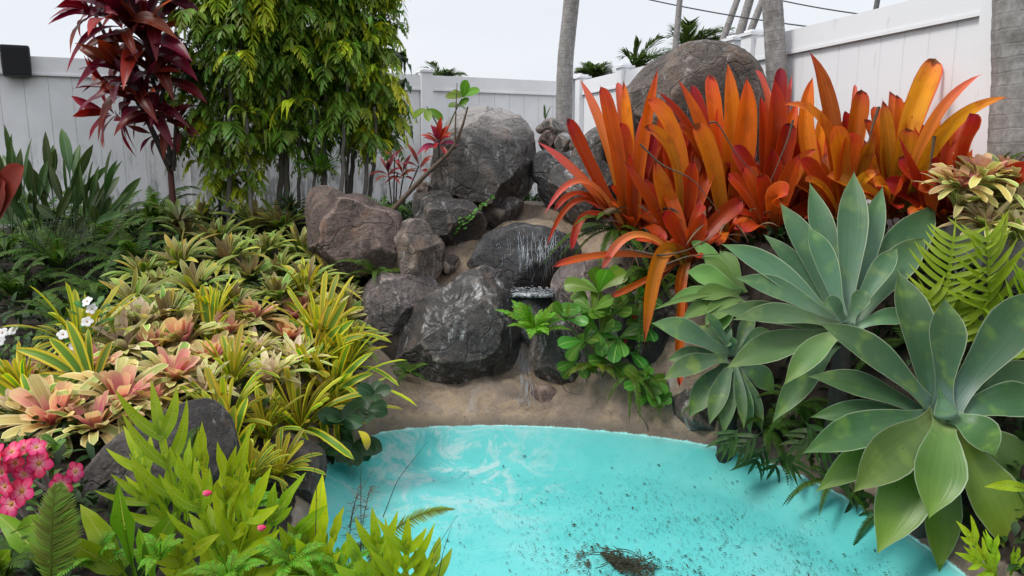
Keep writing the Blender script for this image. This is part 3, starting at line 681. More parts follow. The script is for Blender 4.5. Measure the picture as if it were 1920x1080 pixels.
def crownpalm(label, px, py, Y, L, n, elmin=0.0, lean=0):
    c = P(px, py, Y); T = thing('palm_tree', (c[0], c[1], .5), label, 'palm tree', 'palm crowns showing over the fence')
    m = M(); trunk(m, [(c[0], c[1], .5), (c[0], c[1], 1.5), c], [.12, .1, .09]); m.obj('trunk', PB, T)
    m = M()
    for k in range(n):
        a = k * 2.4 + rng.random(); el = rng.uniform(elmin, 1.1); d = rdir(a, el); d[0] += lean; tip = c + d * L * rng.uniform(.8, 1.1) - UP * L * .25
        frond(m, c, tip, UP * L * .28, L * .45, nrm(UP + d * -.3), 22, rng.random())
    m.obj('crown', PF, T)
crownpalm('bushy little palm crown showing over the fence right of the slender trunk', 1113, 158, 16, .62, 30, .5)
crownpalm('windblown palm crown over the fence left of the tallest boulder', 1188, 135, 17, .95, 14, .1, .55)
crownpalm('green palm crown over the top of the tallest boulder', 1288, 100, 16, .85, 18, .55, .35)
crownpalm('small dark palm crown showing over the fence above the red plant', 826, 158, 18, .7, 16, .35)
crownpalm('wispy palm frond crown between the thin distant trunks', 1352, 88, 18, .5, 6, .1)
WI = plain('cable', (.06, .06, .065), .6, 3, .2)
def wire(label, a, b, r=.012):
    m = M(); a, b = np.array(a), np.array(b); m.tube(bez(a, (a + b) / 2 - [0, 0, .12], b, 12), r, 5)
    tag(m.obj('power_cable', WI, None, a), label, 'cable', 'cables crossing the sky')
wire('lower black cable crossing the sky behind the palm trunks', P(1160, -14, 15), P(1560, 55, 13))
wire('upper black cable crossing the sky at the top right', P(1380, -20, 15), P(1680, 34, 13))
PO = plain('pole_metal', (.12, .12, .125), .5, 20, .3)
for px, lab in ((1645, 'thin dark pole above the right fence holding the upper cable'), (1739, 'short thin pole tip above the right fence')):
    m = M(); q = P(px - 4, 24, 13); w = P(px + 6, -30, 13); b = q + (q - w) * 2.2; m.tube(bez(b, (b + w) / 2, w, 4), .045, 8)
    o = m.obj('pole', PO, None, b); tag(o, lab, 'pole')

# ------------------------------------------------------------------ tall shrubs with drooping divided leaves
SH = leafmat('shrub_leaf', [(0, (.125, .21, .025)), (.5, (.18, .29, .034)), (1, (.26, .37, .04))],
             hue=[(0, (.35, .52, .55)), (.35, (.75, .85, .75)), (.65, (1.25, 1.2, .8)), (.85, (2.2, 1.8, .8)), (1, (3.6, 2.4, .8))], rough=.35, trans=.35, var=.6, streak=.3, mid=((.16, .2, .06), .14))
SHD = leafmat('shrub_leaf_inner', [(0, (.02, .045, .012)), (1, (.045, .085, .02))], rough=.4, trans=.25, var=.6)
BR = plain('grey_bark', (.17, .155, .135), .85, 30, .7, .4, sc=(1, 1, .4))
BD = plain('dark_bark', (.05, .042, .035), .85, 30, .5, .4)
def cluster(m, c, out, L, n, rnd, w=.11, dr=.6):
    """hand of drooping leaflets at c"""
    tw = nrm(out + UP * .5) * L * .5; e = c + tw
    m.tube(bez(c, c + tw * .5 + UP * L * .1, e, 4), .0025, 4, b=rnd)
    for k in range(n):
        a = rng.random() * 6.28; o = nrm(rdir(a, rng.uniform(-.1, .6)) + out * .5); l = L * rng.uniform(.6, 1.15)
        p1 = e + o * l * .5 + UP * l * .12; tip = e + o * l * rng.uniform(.45, .75) - UP * l * rng.uniform(.3, 1.0) * dr * 1.3
        blade(m, e, p1, tip, l * w * rng.uniform(.8, 1.2), nrm(UP + o * .4), 7, 1, 'lance', .25, rnd=rnd, aux=rng.random(), wav=.55)
def sprig(m, c, out, L, nf, rnd):
    """arching drooping pinnate leaves from one twig end"""
    for k in range(nf):
        a = rng.random() * 6.28; o = nrm(rdir(a, rng.uniform(-.1, .9)) + out * .7); l = L * rng.uniform(.7, 1.15)
        tip = c + o * l * .75 - UP * l * rng.uniform(.35, .95); p1 = c + nrm(o + UP * .8) * l * .65
        C = bez(c, p1, tip, 9); T_ = nrm(np.gradient(C, axis=0)); N = nrm(UP + o * .5); S = nrm(np.cross(T_, N)); m.tube(C, .0018, 3, b=rnd)
        for i in range(2, 10):
            ll = l * .34 * math.sin(math.pi * (i / 10) ** .8) + .01
            for sd in (-1, 1):
                d = nrm(S[i] * sd * .8 + T_[i] * .6 - UP * rng.uniform(.1, .7)); e = C[i] + d * ll
                blade(m, C[i], C[i] + d * ll * .5 + UP * ll * .1, e - UP * ll * .15, ll * .15, N, 3, 1, 'lance', .25, rnd=rnd, aux=rng.random())
        e = tip + T_[-1] * l * .15; blade(m, C[-2], tip, e, l * .045, N, 3, 1, 'lance', .2, rnd=rnd, aux=rng.random())
def shrub(label, blobs, stems, Y, nc, Lpx=(42, 72), yellow=.15, inner=120, group='tall green shrubs at the fence', w=.065, fine=.6):
    b = P(stems[0][0], stems[0][1], Y); T = thing('tall_shrub', b, label, 'shrub', group)
    for s in stems:
        p0, p1 = P(s[0], s[1], Y + rng.uniform(-.45, -.1)), P(s[2], s[3], Y + rng.uniform(-.5, -.15))
        m = M(); n = 14; C = bez(p0, (p0 + p1) / 2 + np.array([rng.uniform(-.06, .06), 0, 0]), p1, n)
        C[1:-1] += np.array([[rng.uniform(-.008, .008), rng.uniform(-.01, .01), 0] for _ in range(n - 1)])
        m.tube(C, np.linspace(1, .6, n + 1) * s[4] / 2 / 1400 * Y, 7); m.obj('stem', BR if rng.random() < .75 else BD, T)
    m = M(); mi = M(); tot = sum(q[2] * q[3] for q in blobs)
    for q in blobs:
        for k in range(int(nc * q[2] * q[3] / tot)):
            a = rng.random() * 6.28; r = math.sqrt(rng.random()); dx, dy = math.cos(a) * r, math.sin(a) * r
            yy = Y - rng.uniform(-.1, .55) * math.sqrt(max(.05, 1 - r * r))
            c = P(q[0] + dx * q[2], q[1] + dy * q[3], yy)
            ye = q[4] if len(q) > 4 else yellow; 
            rr = rng.uniform(.76, 1.0) if rng.random() < ye else rng.uniform(.1, .62) * (1 - .0 * r)
            L = rng.uniform(*Lpx) / 1400 * Y
            if rng.random() < fine: sprig(m, c, nrm([dx, -.7, .2 - dy * .3]), L, rng.randint(3, 5), rr)
            else: cluster(m, c, nrm([dx, -.7, .2 - dy * .3]), L, rng.randint(5, 8), rr, w * rng.uniform(.7, 1.2), rng.uniform(.5, .8))
        for k in range(int(inner * q[2] * q[3] / tot)):
            a = rng.random() * 6.28; r = math.sqrt(rng.random()) * .72
            c = P(q[0] + math.cos(a) * r * q[2], q[1] + math.sin(a) * r * q[3], Y + rng.uniform(.1, .5))
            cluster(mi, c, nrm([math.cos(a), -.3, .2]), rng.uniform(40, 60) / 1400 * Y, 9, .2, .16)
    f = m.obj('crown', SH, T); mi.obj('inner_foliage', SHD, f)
    return T
shrub('tall shrub nearest the red plant, yellow new leaves at the top', [(400, 20, 75, 60, .35), (450, 30, 70, 60, .75), (440, 120, 90, 70, .15), (400, 190, 70, 60, .2), (440, 240, 70, 50, .25), (385, 290, 40, 30, .6), (455, 320, 50, 40, .6), (430, 350, 50, 20, .5), (470, -70, 150, 70, .3)],
      [(430, 420, 440, 60, 10), (470, 400, 450, 50, 8), (410, 410, 425, 100, 6)], 6.6, 280, yellow=.3, inner=30, fine=.85)
shrub('middle tall shrub with bare pale stems and dark green hanging leaves', [(560, 40, 90, 70, .25), (600, 110, 90, 70, .18), (500, 190, 40, 50, .1), (600, 200, 60, 30, .1), (560, 260, 70, 45, .0), (560, -50, 140, 60, .3), (520, 110, 70, 60, .1)],
      [(522, 400, 528, 60, 11), (536, 395, 545, 70, 12), (560, 390, 556, 90, 7), (606, 375, 622, 60, 12), (585, 390, 590, 120, 6), (640, 372, 652, 130, 8)], 6.9, 330, yellow=.16, inner=90, fine=.8)
shrub('right-hand tall shrub with fine yellow green leaves against the sky', [(680, 40, 65, 50, .6), (660, 110, 65, 55, .25), (705, 140, 35, 45, .4), (680, 200, 55, 50, .3), (728, 200, 25, 45, .8), (690, 260, 45, 35, .3), (670, -40, 90, 50, .6), (640, 170, 40, 50, .1)],
      [(655, 378, 690, 150, 9), (682, 372, 684, 150, 8), (692, 370, 702, 200, 8), (662, 375, 640, 240, 8), (648, 380, 660, 160, 6)], 7.1, 310, (34, 60), yellow=.45, inner=35, w=.08, fine=.85)
# ------------------------------------------------------------------ red ti plants
TI = leafmat('ti_leaf', [(0, (.07, .012, .014)), (.5, (.16, .009, .011)), (1, (.30, .012, .014))], hue=[(0, (.35, .5, .7)), (.5, (.9, .8, .9)), (1, (1.9, 1.0, .9))],
             rough=.32, trans=.22, var=.7, streak=.3, mid=((.22, .03, .04), .12), margin=(.28, .02, .03), mw=.94)
def ti_head(m, c, ax, L, n, w=.13, hue=(0, 1), lo=-.5, hi=1.2):
    ax = nrm(ax); a1 = nrm(np.cross(ax, [0.3, 1, .1])); a2 = np.cross(ax, a1)
    for k in range(n):
        f = k / n; a = k * 2.4 + rng.uniform(-.3, .3); el = lerp(lo, hi, f)
        o = (a1 * math.cos(a) + a2 * math.sin(a)); d = o * math.cos(el) + ax * math.sin(el); l = L * rng.uniform(.75, 1.1)
        b = c - ax * L * .35 * (1 - f) + d * .01
        tip = b + d * l - UP * l * rng.uniform(.05, .4) * (1 - f); p1 = b + nrm(d + ax * .5) * l * .55
        blade(m, b, p1, tip, l * w * rng.uniform(.8, 1.15), nrm(ax - d * .2 + [0, -.5, 0]), 9, 2, 'lance', .3, rnd=rng.uniform(*hue), aux=rng.random(), wav=.12)
T = thing('ti_plant', P(325, 395, 6.2), 'tall red ti plant with dark burgundy leaves leaning before the fence', 'ti plant')
root = P(325, 395, 6.2)
for (a, b, c_, d_, w) in ((325, 395, 318, 300, 13), (318, 320, 262, 195, 9), (320, 310, 230, 130, 7), (322, 310, 300, 190, 9), (325, 320, 330, 230, 8), (262, 200, 170, 10, 8), (300, 200, 270, 90, 8), (300, 195, 330, 60, 7)):
    m = M(); p0, p1 = P(a, b, 6.2 + rng.uniform(-.05, .05)), P(c_, d_, 6.2 + rng.uniform(-.1, .1)); m.tube(bez(p0, (p0 + p1) / 2, p1, 6), np.linspace(1, .8, 7) * w / 2 / 1400 * 6.2, 7); m.obj('stem', plain('ti_stem', (.10, .03, .025), .7, 30, .5) if w == 13 else BD, T)
m = M()
for (px, py, L, n, ax, h) in ((160, 8, 85, 13, (-.6, -.2, .6), (.4, 1)), (215, 15, 105, 18, (-.2, -.3, 1), (.3, 1)), (268, 60, 120, 22, (.1, -.4, 1), (.1, .8)), (232, 130, 105, 17, (-.4, -.4, .8), (.1, .7)), (205, 165, 80, 13, (-.9, -.3, .5), (.5, 1)),
                              (295, 130, 100, 14, (.2, -.3, 1), (0, .35)), (272, 185, 85, 14, (-.1, -.5, .8), (.1, .6)), (310, 215, 70, 10, (.3, -.5, .6), (0, .5)), (335, 225, 50, 7, (.4, -.4, .3), (0, .4)), (200, 212, 72, 8, (-.9, -.4, .2), (.6, 1)), (282, 250, 45, 6, (-.3, -.5, .2), (.3, 1)), (285, -30, 120, 14, (.2, -.3, 1), (.1, .8))):
    ti_head(m, P(px, py, 6.2 + rng.uniform(-.2, .1)), ax, L / 1400 * 6.2, n, hue=h)
m.obj('foliage', TI, T)
RI = leafmat('ti_scarlet', [(0, (.16, .008, .02)), (1, (.45, .008, .04))], rough=.3, trans=.25, var=.4)
T = thing('ti_plant', P(822, 300, 5.85), 'scarlet ti rosette growing against the upper left of the largest boulder', 'ti plant')
m = M(); ti_head(m, P(822, 262, 5.8), (0, -.4, 1), 40 / 1400 * 5.8, 16, .14, (.0, .7), -.3, 1.3); m.obj('foliage', RI, T)
m = M(); m.tube(bez(P(830, 340, 5.8), P(822, 300, 5.8), P(822, 262, 5.8), 5), .008, 6); m.obj('stem', BD, T)
T = thing('ti_plant', P(738, 385, 6.0), 'small dark red ti plant with thin stems below the right-hand tall shrub', 'ti plant')
for (a, b, c_, d_) in ((735, 390, 728, 320), (742, 390, 745, 325), (748, 385, 758, 325), (752, 390, 786, 310), (738, 390, 740, 295)):
    m = M(); m.tube(bez(P(a, b, 6.05), P((a + c_) / 2, b - 40, 6.05), P(c_, d_, 6.0), 5), .006, 5); m.obj('stem', BD, T)
m = M()
for (px, py, L, n) in ((728, 320, 38, 8), (755, 322, 36, 8), (786, 308, 44, 6), (742, 292, 30, 5)): ti_head(m, P(px, py, 6.0), (0, -.3, 1), L / 1400 * 6, n, .1, (.2, .9), -.1, 1.1)
m.obj('foliage', TI, T)

# ------------------------------------------------------------------ paddle leaved plant at the left fence
PD = leafmat('paddle_leaf', [(0, (.06, .10, .03)), (.6, (.04, .085, .022)), (1, (.085, .14, .035))], rough=.4, trans=.2, var=.6, mid=((.13, .17, .09), .12), streak=.25)
def paddles(label, base, tips, Y, wl, hue=(0, 1), mat=PD, cat='plant'):
    b0 = P(base[0], base[1], Y); T = thing('strelitzia', b0, label, cat); m = M()
    for (px, py) in tips:
        b = P(base[0] + (px - base[0]) * .45 + rng.uniform(-45, 45), base[1] + rng.uniform(-5, 45), Y + rng.uniform(-.2, .2))
        tp = P(px, py, Y + rng.uniform(-.3, .3)); l = np.linalg.norm(tp - b)
        blade(m, b, b + (tp - b) * .45 + UP * l * rng.uniform(-.02, .22) + [rng.uniform(-.08, .08), 0, 0], tp, wl * rng.uniform(.7, 1.15), nrm([rng.uniform(-.9, .9), -.8, .5]), 14, 2, 'paddle', .35, rnd=rng.random(), aux=rng.random())
    m.obj('foliage', mat, T); return T
tips = [(8, 232), (22, 250), (60, 258), (85, 245), (115, 240), (50, 292), (120, 290), (150, 270), (140, 320), (175, 300), (160, 345), (210, 278), (205, 310), (190, 350), (225, 330), (265, 332), (240, 360), (100, 330), (70, 340), (20, 310), (5, 290), (35, 330), (-10, 270), (90, 300), (130, 350), (180, 330), (60, 310), (230, 300), (12, 350), (55, 360), (215, 365), (150, 305), (100, 270), (-15, 330), (175, 270)]
paddles('clump of thin stemmed paddle leaves before the fence under the loudspeaker', (95, 455), tips + [(x + rng.uniform(-20, 20), y + rng.uniform(20, 70)) for x, y in tips], 5.3, .034)
m = M(); T = thing('canna_plant', P(0, 420, 5.0), 'dull red broad leaf at the left picture edge among the paddle leaves', 'canna')
for tp, w in (((46, 312), .09), ((10, 340), .08), ((-20, 300), .08)):
    b = P(-20, 440, 5.0); e = P(tp[0], tp[1], 4.95); blade(m, b, (b + e) / 2 + UP * .15, e, w, (0, -1, .3), 10, 2, 'ovate', .2, rnd=.8, aux=.6)
m.obj('foliage', leafmat('canna_leaf', [(0, (.08, .02, .015)), (1, (.30, .03, .025))], rough=.35, trans=.25), T)

# ------------------------------------------------------------------ sword ferns
FN = leafmat('sword_fern', [(0, (.06, .12, .010)), (.7, (.10, .18, .013)), (1, (.14, .24, .025))], rough=.45, trans=.35, var=.6, hue=[(0, (.6, .75, .8)), (.6, (1, 1, 1)), (1, (2.3, 1.5, .9))])
def fern_frond(m, b, p1, tip, w, N, n=30, rnd=.4, shape=.35, pw=None):
    C = bez(b, p1, tip, n); T_ = nrm(np.gradient(C, axis=0)); S = nrm(np.cross(T_, N)); Nn = np.cross(S, T_)
    m.tube(C, np.linspace(.0025, .0008, n + 1) * (1 + w * 6), 4, b=rnd, a=.2)
    st = np.linalg.norm(C[-1] - C[0]) / n
    for i in range(1, n + 1):
        f = i / n; ll = w * (min(1, f / .18) ** .5) * (1 - f ** 2.2 * .93) * rng.uniform(.88, 1.08)
        for sd in (-1, 1):
            d = nrm(S[i] * sd + T_[i] * (.25 + .5 * f) + Nn[i] * rng.uniform(-.35, .05))
            e = C[i] + d * ll; blade(m, C[i], C[i] + d * ll * .5 + Nn[i] * ll * .08, e - Nn[i] * ll * .12 + T_[i] * ll * .1, pw or st * .46, Nn[i], 3, 1, 'pinna', .1, rnd=rnd, aux=rng.random())
def fern(label, px, py, Lpx, n, mat=FN, Y=None, w=.085, group=None, el=(.15, 1.1), droop=.5, nn=28, az=None, hue=(0, .6), name='sword_fern', cat='fern'):
    b = hit(px, py) if Y is None else P(px, py, Y); s = b[1] / 1400; L = Lpx * s
    T = thing(name, b, label, cat, group); m = M()
    for k in range(n):
        a = (k * 2.4 + rng.uniform(-.4, .4)) if az is None else rng.uniform(*az); e = rng.uniform(*el); d = rdir(a, e); l = L * rng.uniform(.7, 1.1)
        tip = b + d * l - UP * l * droop * rng.uniform(.5, 1); p1 = b + nrm(d + UP * .4) * l * .6
        fern_frond(m, b, p1, tip, w * l * 1.15, nrm(UP * .9 - d * .3 + [0, -.25, 0]), nn, rng.uniform(*hue))
    m.obj('fronds', mat, T); return T
gf = 'dark sword ferns filling the left rear bed'
GFX = 1
for (px, py, L, n, lab) in ((30, 560, 130, 11, 'sword fern at the left picture edge above the white flowers'), (110, 500, 140, 12, 'sword fern right below the paddle leaf clump'), (190, 560, 130, 11, 'sword fern drooping just above the pair of white flowers'),
        (205, 460, 150, 12, 'sword fern in front of the fence between paddle leaves and ti plant'), (290, 430, 150, 12, 'sword fern with long arching fronds reaching the olive bromeliads'), (60, 430, 130, 11, 'darkest sword fern behind, under the dull red leaf'),
        (330, 400, 110, 9, 'sword fern at the foot of the red ti plant'), (120, 610, 110, 9, 'lowest sword fern of the left rear bed'), (10, 480, 130, 9, 'sword fern cut by the left edge under the dull red leaf'), (260, 500, 120, 9, 'sword fern touching the leftmost olive bromeliads'),
        (400, 400, 90, 8, 'dark fern below the tall shrub nearest the red plant')):
    fern(lab, px, py, L * 1.15, n + 6, group=gf, hue=(0, .55), w=.10)
fern('small fern growing at the back of the mauve grey boulder', 705, 515, 95, 7, Y=5.15, az=(-3.1, .1), el=(.1, .7), w=.1)
fern('tiny fern sprouting at the foot of the streaked boulder', 765, 700, 55, 10, Y=4.58, w=.16, el=(-.1, .8), nn=16)
fern('tiny fern behind the stone stack', 1022, 225, 40, 3, Y=6.9, w=.09, el=(.9, 1.5), droop=.1, nn=18)
fern('dark cycad-like fern behind the wedge boulder', 720, 395, 75, 7, Y=6.0, w=.16, el=(.1, .9), nn=16, hue=(0, .1))
BF = leafmat('bright_fern', [(0, (.12, .30, .02)), (1, (.22, .48, .03))], rough=.4, trans=.4, var=.5)
T = fern('bright green ruffled fern beside the small water trickle', 1003, 628, 92, 26, BF, Y=4.55, w=.16, el=(.35, 1.35), droop=.25, nn=16, hue=(.3, .6))
fern('pale fern under the leafy bush at the round boulder', 1120, 690, 70, 6, Y=4.35, w=.17, el=(-.2, .6), hue=(.5, .9), az=(-3, 0))
fern('hanging fern with brown tipped frond over the cement bank', 1185, 700, 85, 6, Y=4.25, w=.1, el=(-1.2, .3), hue=(.2, .7), az=(-3, 0))
fern('fern under the left orange bromeliad', 1150, 430, 120, 13, Y=4.75, w=.08, el=(-.6, .6), hue=(.1, .7), az=(-3.4, .2))
fern('fern in the shade between the leafy bush and the pale green agave', 1215, 520, 130, 12, Y=4.6, w=.09, el=(-1.0, .5), hue=(0, .5), az=(-3.3, .1))
fern('fern under the middle of the orange bromeliads', 1290, 520, 100, 8, Y=4.5, w=.09, el=(-.6, .5), hue=(0, .4))
fern('feathery fern sprigs before the thick palm trunk', 1870, 320, 80, 7, Y=3.8, w=.12, el=(.1, .9), droop=.2, hue=(.2, .5))

# ------------------------------------------------------------------ neoregelia bromeliads, left bed
PINK = [(0, (.18, .20, .03)), (.35, (.40, .34, .10)), (.7, (.48, .40, .16)), (1, (.50, .47, .20))]
NEO = {
 'pink': (leafmat('bromeliad_pink_outer', [(0, (.34, .23, .08)), (.4, (.55, .43, .16)), (1, (.55, .53, .19))], margin=(.74, .62, .30), mw=.72, hue=[(0, (.55, .85, .5)), (.5, (1, 1, 1)), (1, (1.2, .85, .9))], rough=.4, trans=.3, var=.5, streak=.6),
          leafmat('bromeliad_pink_heart', [(0, (.66, .07, .14)), (.4, (.76, .20, .22)), (.75, (.80, .40, .28)), (1, (.74, .52, .28))], margin=(.78, .54, .32), mw=.86, rough=.38, trans=.35, var=.35, streak=.45)),
 'cream': (leafmat('bromeliad_cream_outer', [(0, (.30, .28, .07)), (.4, (.56, .50, .18)), (1, (.58, .54, .22))], margin=(.78, .70, .36), mw=.7, hue=[(0, (.6, .95, .4)), (.6, (1, 1, 1)), (1, (1.1, .9, .9))], rough=.4, trans=.3, var=.5, streak=.6),
          leafmat('bromeliad_cream_heart', [(0, (.50, .30, .20)), (.4, (.78, .60, .42)), (1, (.82, .72, .50))], rough=.38, trans=.35, var=.3, streak=.4)),
 'stripe': (leafmat('bromeliad_striped', [(0, (.10, .19, .02)), (.6, (.14, .27, .025)), (1, (.22, .34, .03))], margin=(.62, .50, .03), mw=.56, ms=.14, rough=.35, trans=.35, var=.45, streak=.4, hue=[(0, (.75, .9, .9)), (.7, (1.1, 1, 1)), (1, (2.6, 1.7, .7))]),
          leafmat('bromeliad_striped_heart', [(0, (.22, .30, .04)), (1, (.42, .44, .05))], margin=(.68, .56, .05), mw=.5, rough=.35, trans=.35, var=.3)),
 'olive': (leafmat('bromeliad_olive', [(0, (.11, .17, .022)), (.5, (.18, .26, .035)), (1, (.30, .35, .06))], margin=(.42, .46, .16), mw=.76, rough=.42, trans=.25, var=.6, streak=.5, hue=[(0, (.65, .85, .8)), (.6, (1, 1, 1)), (1, (2.0, 1.15, .9))]),
          leafmat('bromeliad_olive_heart', [(0, (.22, .12, .05)), (1, (.30, .27, .09))], margin=(.42, .38, .18), mw=.8, rough=.42, trans=.25, var=.5)),
}
# kind: (outer leaves, heart leaves, half width, profile, elevation inner, elevation outer, droop)
NP = {'pink': (28, 13, .095, 'blunt', 1.1, .12, .22), 'cream': (28, 15, .08, 'strapp', 1.15, .1, .25), 'stripe': (26, 10, .052, 'blunt', 1.3, .30, .35), 'olive': (30, 10, .068, 'strapp', 1.2, .1, .3)}
def neo_meshes(kind, var):
    no, nh, w, pr, ei, eo_, dr = NP[kind]; rn = rng; tz = rn.uniform(0, 6.28)
    mo, mh = M(), M()
    for k in range(no + nh):
        f = k / (no + nh - 1); heart = k >= no; a = k * 2.39996 + rn.uniform(-.45, .45)
        el = lerp(eo_, ei, f ** .8) + rn.uniform(-.22, .22) + .18 * math.cos(a - tz); l = lerp(1.12, .66, f) * rn.uniform(.7, 1.15)
        if kind == 'stripe': l = lerp(1.2, 1.1, f) * rn.uniform(.65, 1.15)
        d = rdir(a, el); b = rdir(a, 0) * .05 * (1 - f) - UP * .12
        tip = b + d * l - UP * l * dr * (1 - f) * rn.uniform(.4, 1.2); p1 = b + nrm(d + UP * (.75 - .4 * f)) * l * .55
        blade(mh if heart else mo, b, p1, tip, w * rn.uniform(.85, 1.15) * (1.15 if heart and kind == 'pink' else 1), nrm(UP * 1.0 - rdir(a, 0) * math.sin(max(el, 0)) * 1.2), 8, 2, pr, .30, rnd=rn.random(), aux=rn.random(), wav=.05)
    return mo, mh
PROTO = {}
for kd in NEO:
    PROTO[kd] = []
    for v_ in range(6):
        mo, mh = neo_meshes(kd, v_); PROTO[kd].append([mo, mh, None])
def neo(kind, px, py, Rp, label, group, tilt=None, c=None, name='bromeliad'):
    v_ = rng.randrange(6); pr = PROTO[kind][v_]
    q = hit(px, py, .07) if c is None else np.array(c); s = Rp / 1400 * q[1] * ((1.62 if kind == 'olive' else 1.48 if kind == 'stripe' else 1.35) * rng.uniform(.85, 1.15) if c is None else 1.5)
    if pr[2] is None:
        T = thing(name, (0, 0, 0), label, 'bromeliad', group)
        pr[0].obj('outer_leaves', NEO[kind][0], T); pr[1].obj('heart', NEO[kind][1], T); pr[2] = T
    else:
        T = dup(pr[2], (0, 0, 0), label=label, group=group)
    tx = rng.uniform(-.3, .25) + (.26 if tilt is None else tilt); 
    T.location = [float(x) for x in q]; T.rotation_euler = (tx, rng.uniform(-.25, .25), rng.random() * 6.28); T.rotation_mode = 'ZXY'
    # rotate about own axis first, then lean towards the viewer side
    from mathutils import Euler, Matrix
    Mx = Matrix.Rotation(tx, 3, 'X') @ Matrix.Rotation(rng.uniform(-.35, .35), 3, 'Y') @ Matrix.Rotation(rng.random() * 6.28, 3, 'Z')
    T.rotation_mode = 'XYZ'; T.rotation_euler = Mx.to_euler('XYZ'); T.scale = (s, s, s)
    return T
gP, gS, gO = 'pink and cream bromeliads of the left bed', 'yellow striped bromeliads of the left bed', 'olive bromeliads of the left bed'
for a in ((225, 752, 98, 'pink cupped bromeliad directly above the dark bank boulder'), (325, 712, 78, 'pink bromeliad overhanging the right shoulder of the dark bank boulder'), (140, 712, 72, 'pink bromeliad between the long yellow edged leaves and the bank boulder'),
          (105, 790, 98, 'low bromeliad with crimson heart nearest the desert rose flowers'), (345, 645, 74, 'soft pink bromeliad with wide cup below the tan olive rosettes'), (475, 600, 55, 'small pink bromeliad beside the upright yellow leaf'),
          (560, 598, 60, 'orange pink bromeliad near the mauve grey boulder'), (430, 625, 50, 'small blush bromeliad in the middle of the left bed')):
    neo('pink', *a, gP)
for a in ((180, 805, 84, 'pink bromeliad tucked between the crimson hearted one and the bank boulder'), (290, 760, 70, 'blush bromeliad lying on top of the dark bank boulder'), (60, 720, 70, 'salmon bromeliad behind the leaf that runs out of the left edge'), (290, 655, 66, 'rosy bromeliad between the cream one and the wide cupped one'), (400, 680, 58, 'rosy bromeliad left of the bright yellow one'), (540, 640, 56, 'salmon bromeliad above the creamy white one'), (185, 690, 60, 'upright pink bromeliad above the cupped one')):
    neo('pink', *a, gP)
for a in ((270, 610, 60, 'cream bromeliad just below the shaded olive ones'), (100, 745, 70, 'creamy bromeliad left of the pink cupped one'), (385, 735, 62, 'cream green bromeliad between pink and bright yellow ones'), (550, 680, 58, 'cream bromeliad right of the creamy white one'), (235, 652, 72, 'pale cream bromeliad at the rear left of the pink group'), (505, 715, 84, 'creamy white bromeliad shining among yellow striped leaves'), (480, 660, 56, 'cream bromeliad just above the creamy white one'), (35, 775, 80, 'cream bromeliad at the left picture edge'), (620, 610, 46, 'pale bromeliad at the right rim of the left bed'), (655, 560, 40, 'silvery small bromeliad beside the mauve grey boulder')):
    neo('cream', *a, gP)
for a in ((425, 800, 84, 'yellow edged bromeliad standing right of the bank boulder'), (400, 600, 62, 'upright yellow striped bromeliad rising behind the pink ones'), (600, 640, 80, 'tall striped bromeliad leaning towards the mauve grey boulder'), (560, 800, 88, 'striped bromeliad hanging over the dark round leaves at the pool'),
          (625, 745, 82, 'striped bromeliad pointing at the pool from the bed rim'), (650, 690, 66, 'yellow striped bromeliad nearest the cement bank'), (585, 705, 72, 'striped bromeliad right of the creamy white one'), (150, 655, 84, 'striped bromeliad with long leaves arching over the white flowers'),
          (50, 740, 84, 'striped bromeliad with long leaves reaching the left picture edge'), (435, 715, 74, 'bright yellow bromeliad left of the creamy white one'), (500, 815, 74, 'striped bromeliad in the middle of the lower rim'), (465, 900, 66, 'lowest striped bromeliad above the foreground ferns'),
          (640, 790, 62, 'striped bromeliad with yellow tips touching the turquoise water'), (520, 890, 60, 'striped bromeliad lying over the brown pool edge rock'), (570, 560, 55, 'short striped bromeliad behind the orange pink one')):
    neo('stripe', *a, gS)
for a in ((410, 455, 58, 'tan flushed olive bromeliad highest on the left of the bed'), (475, 430, 56, 'olive bromeliad right of the highest tan one'), (530, 425, 56, 'olive bromeliad nearest the long reddish boulder top'), (565, 475, 56, 'olive bromeliad with long leaves pointing at the long reddish boulder'),
          (340, 495, 54, 'olive bromeliad with tan heart left of centre'), (425, 490, 54, 'olive bromeliad with pointed tan leaves in the bed centre'), (300, 540, 56, 'olive bromeliad third from the sword ferns'), (365, 545, 62, 'large lime olive bromeliad behind the upright yellow leaf'), (470, 520, 54, 'olive bromeliad below the central tan one'),
          (525, 515, 54, 'dark olive bromeliad under the reddish boulder corner'), (575, 535, 54, 'olive bromeliad above the orange pink one'), (270, 515, 50, 'olive bromeliad touching the sword fern tips'), (250, 570, 56, 'leftmost low olive bromeliad above the white flowers'), (310, 600, 52, 'olive bromeliad shaded behind the cream ones'), (620, 525, 46, 'small olive bromeliad left of the mauve grey boulder'),
          (440, 570, 50, 'olive bromeliad right of the upright yellow leaf'), (500, 475, 50, 'olive bromeliad in the second row from the top'), (605, 490, 46, 'small olive bromeliad under the long reddish boulder'), (345, 450, 46, 'olive bromeliad half under the arching fern fronds'), (520, 560, 50, 'olive bromeliad in the bed centre beside the small pink one'), (640, 600, 46, 'small olive bromeliad at the right rim'), (660, 640, 46, 'olive bromeliad tucked under the striped leaves at the rim'), (380, 410, 46, 'dim olive bromeliad under the red ti plant')):
    neo('olive', *a, gO)
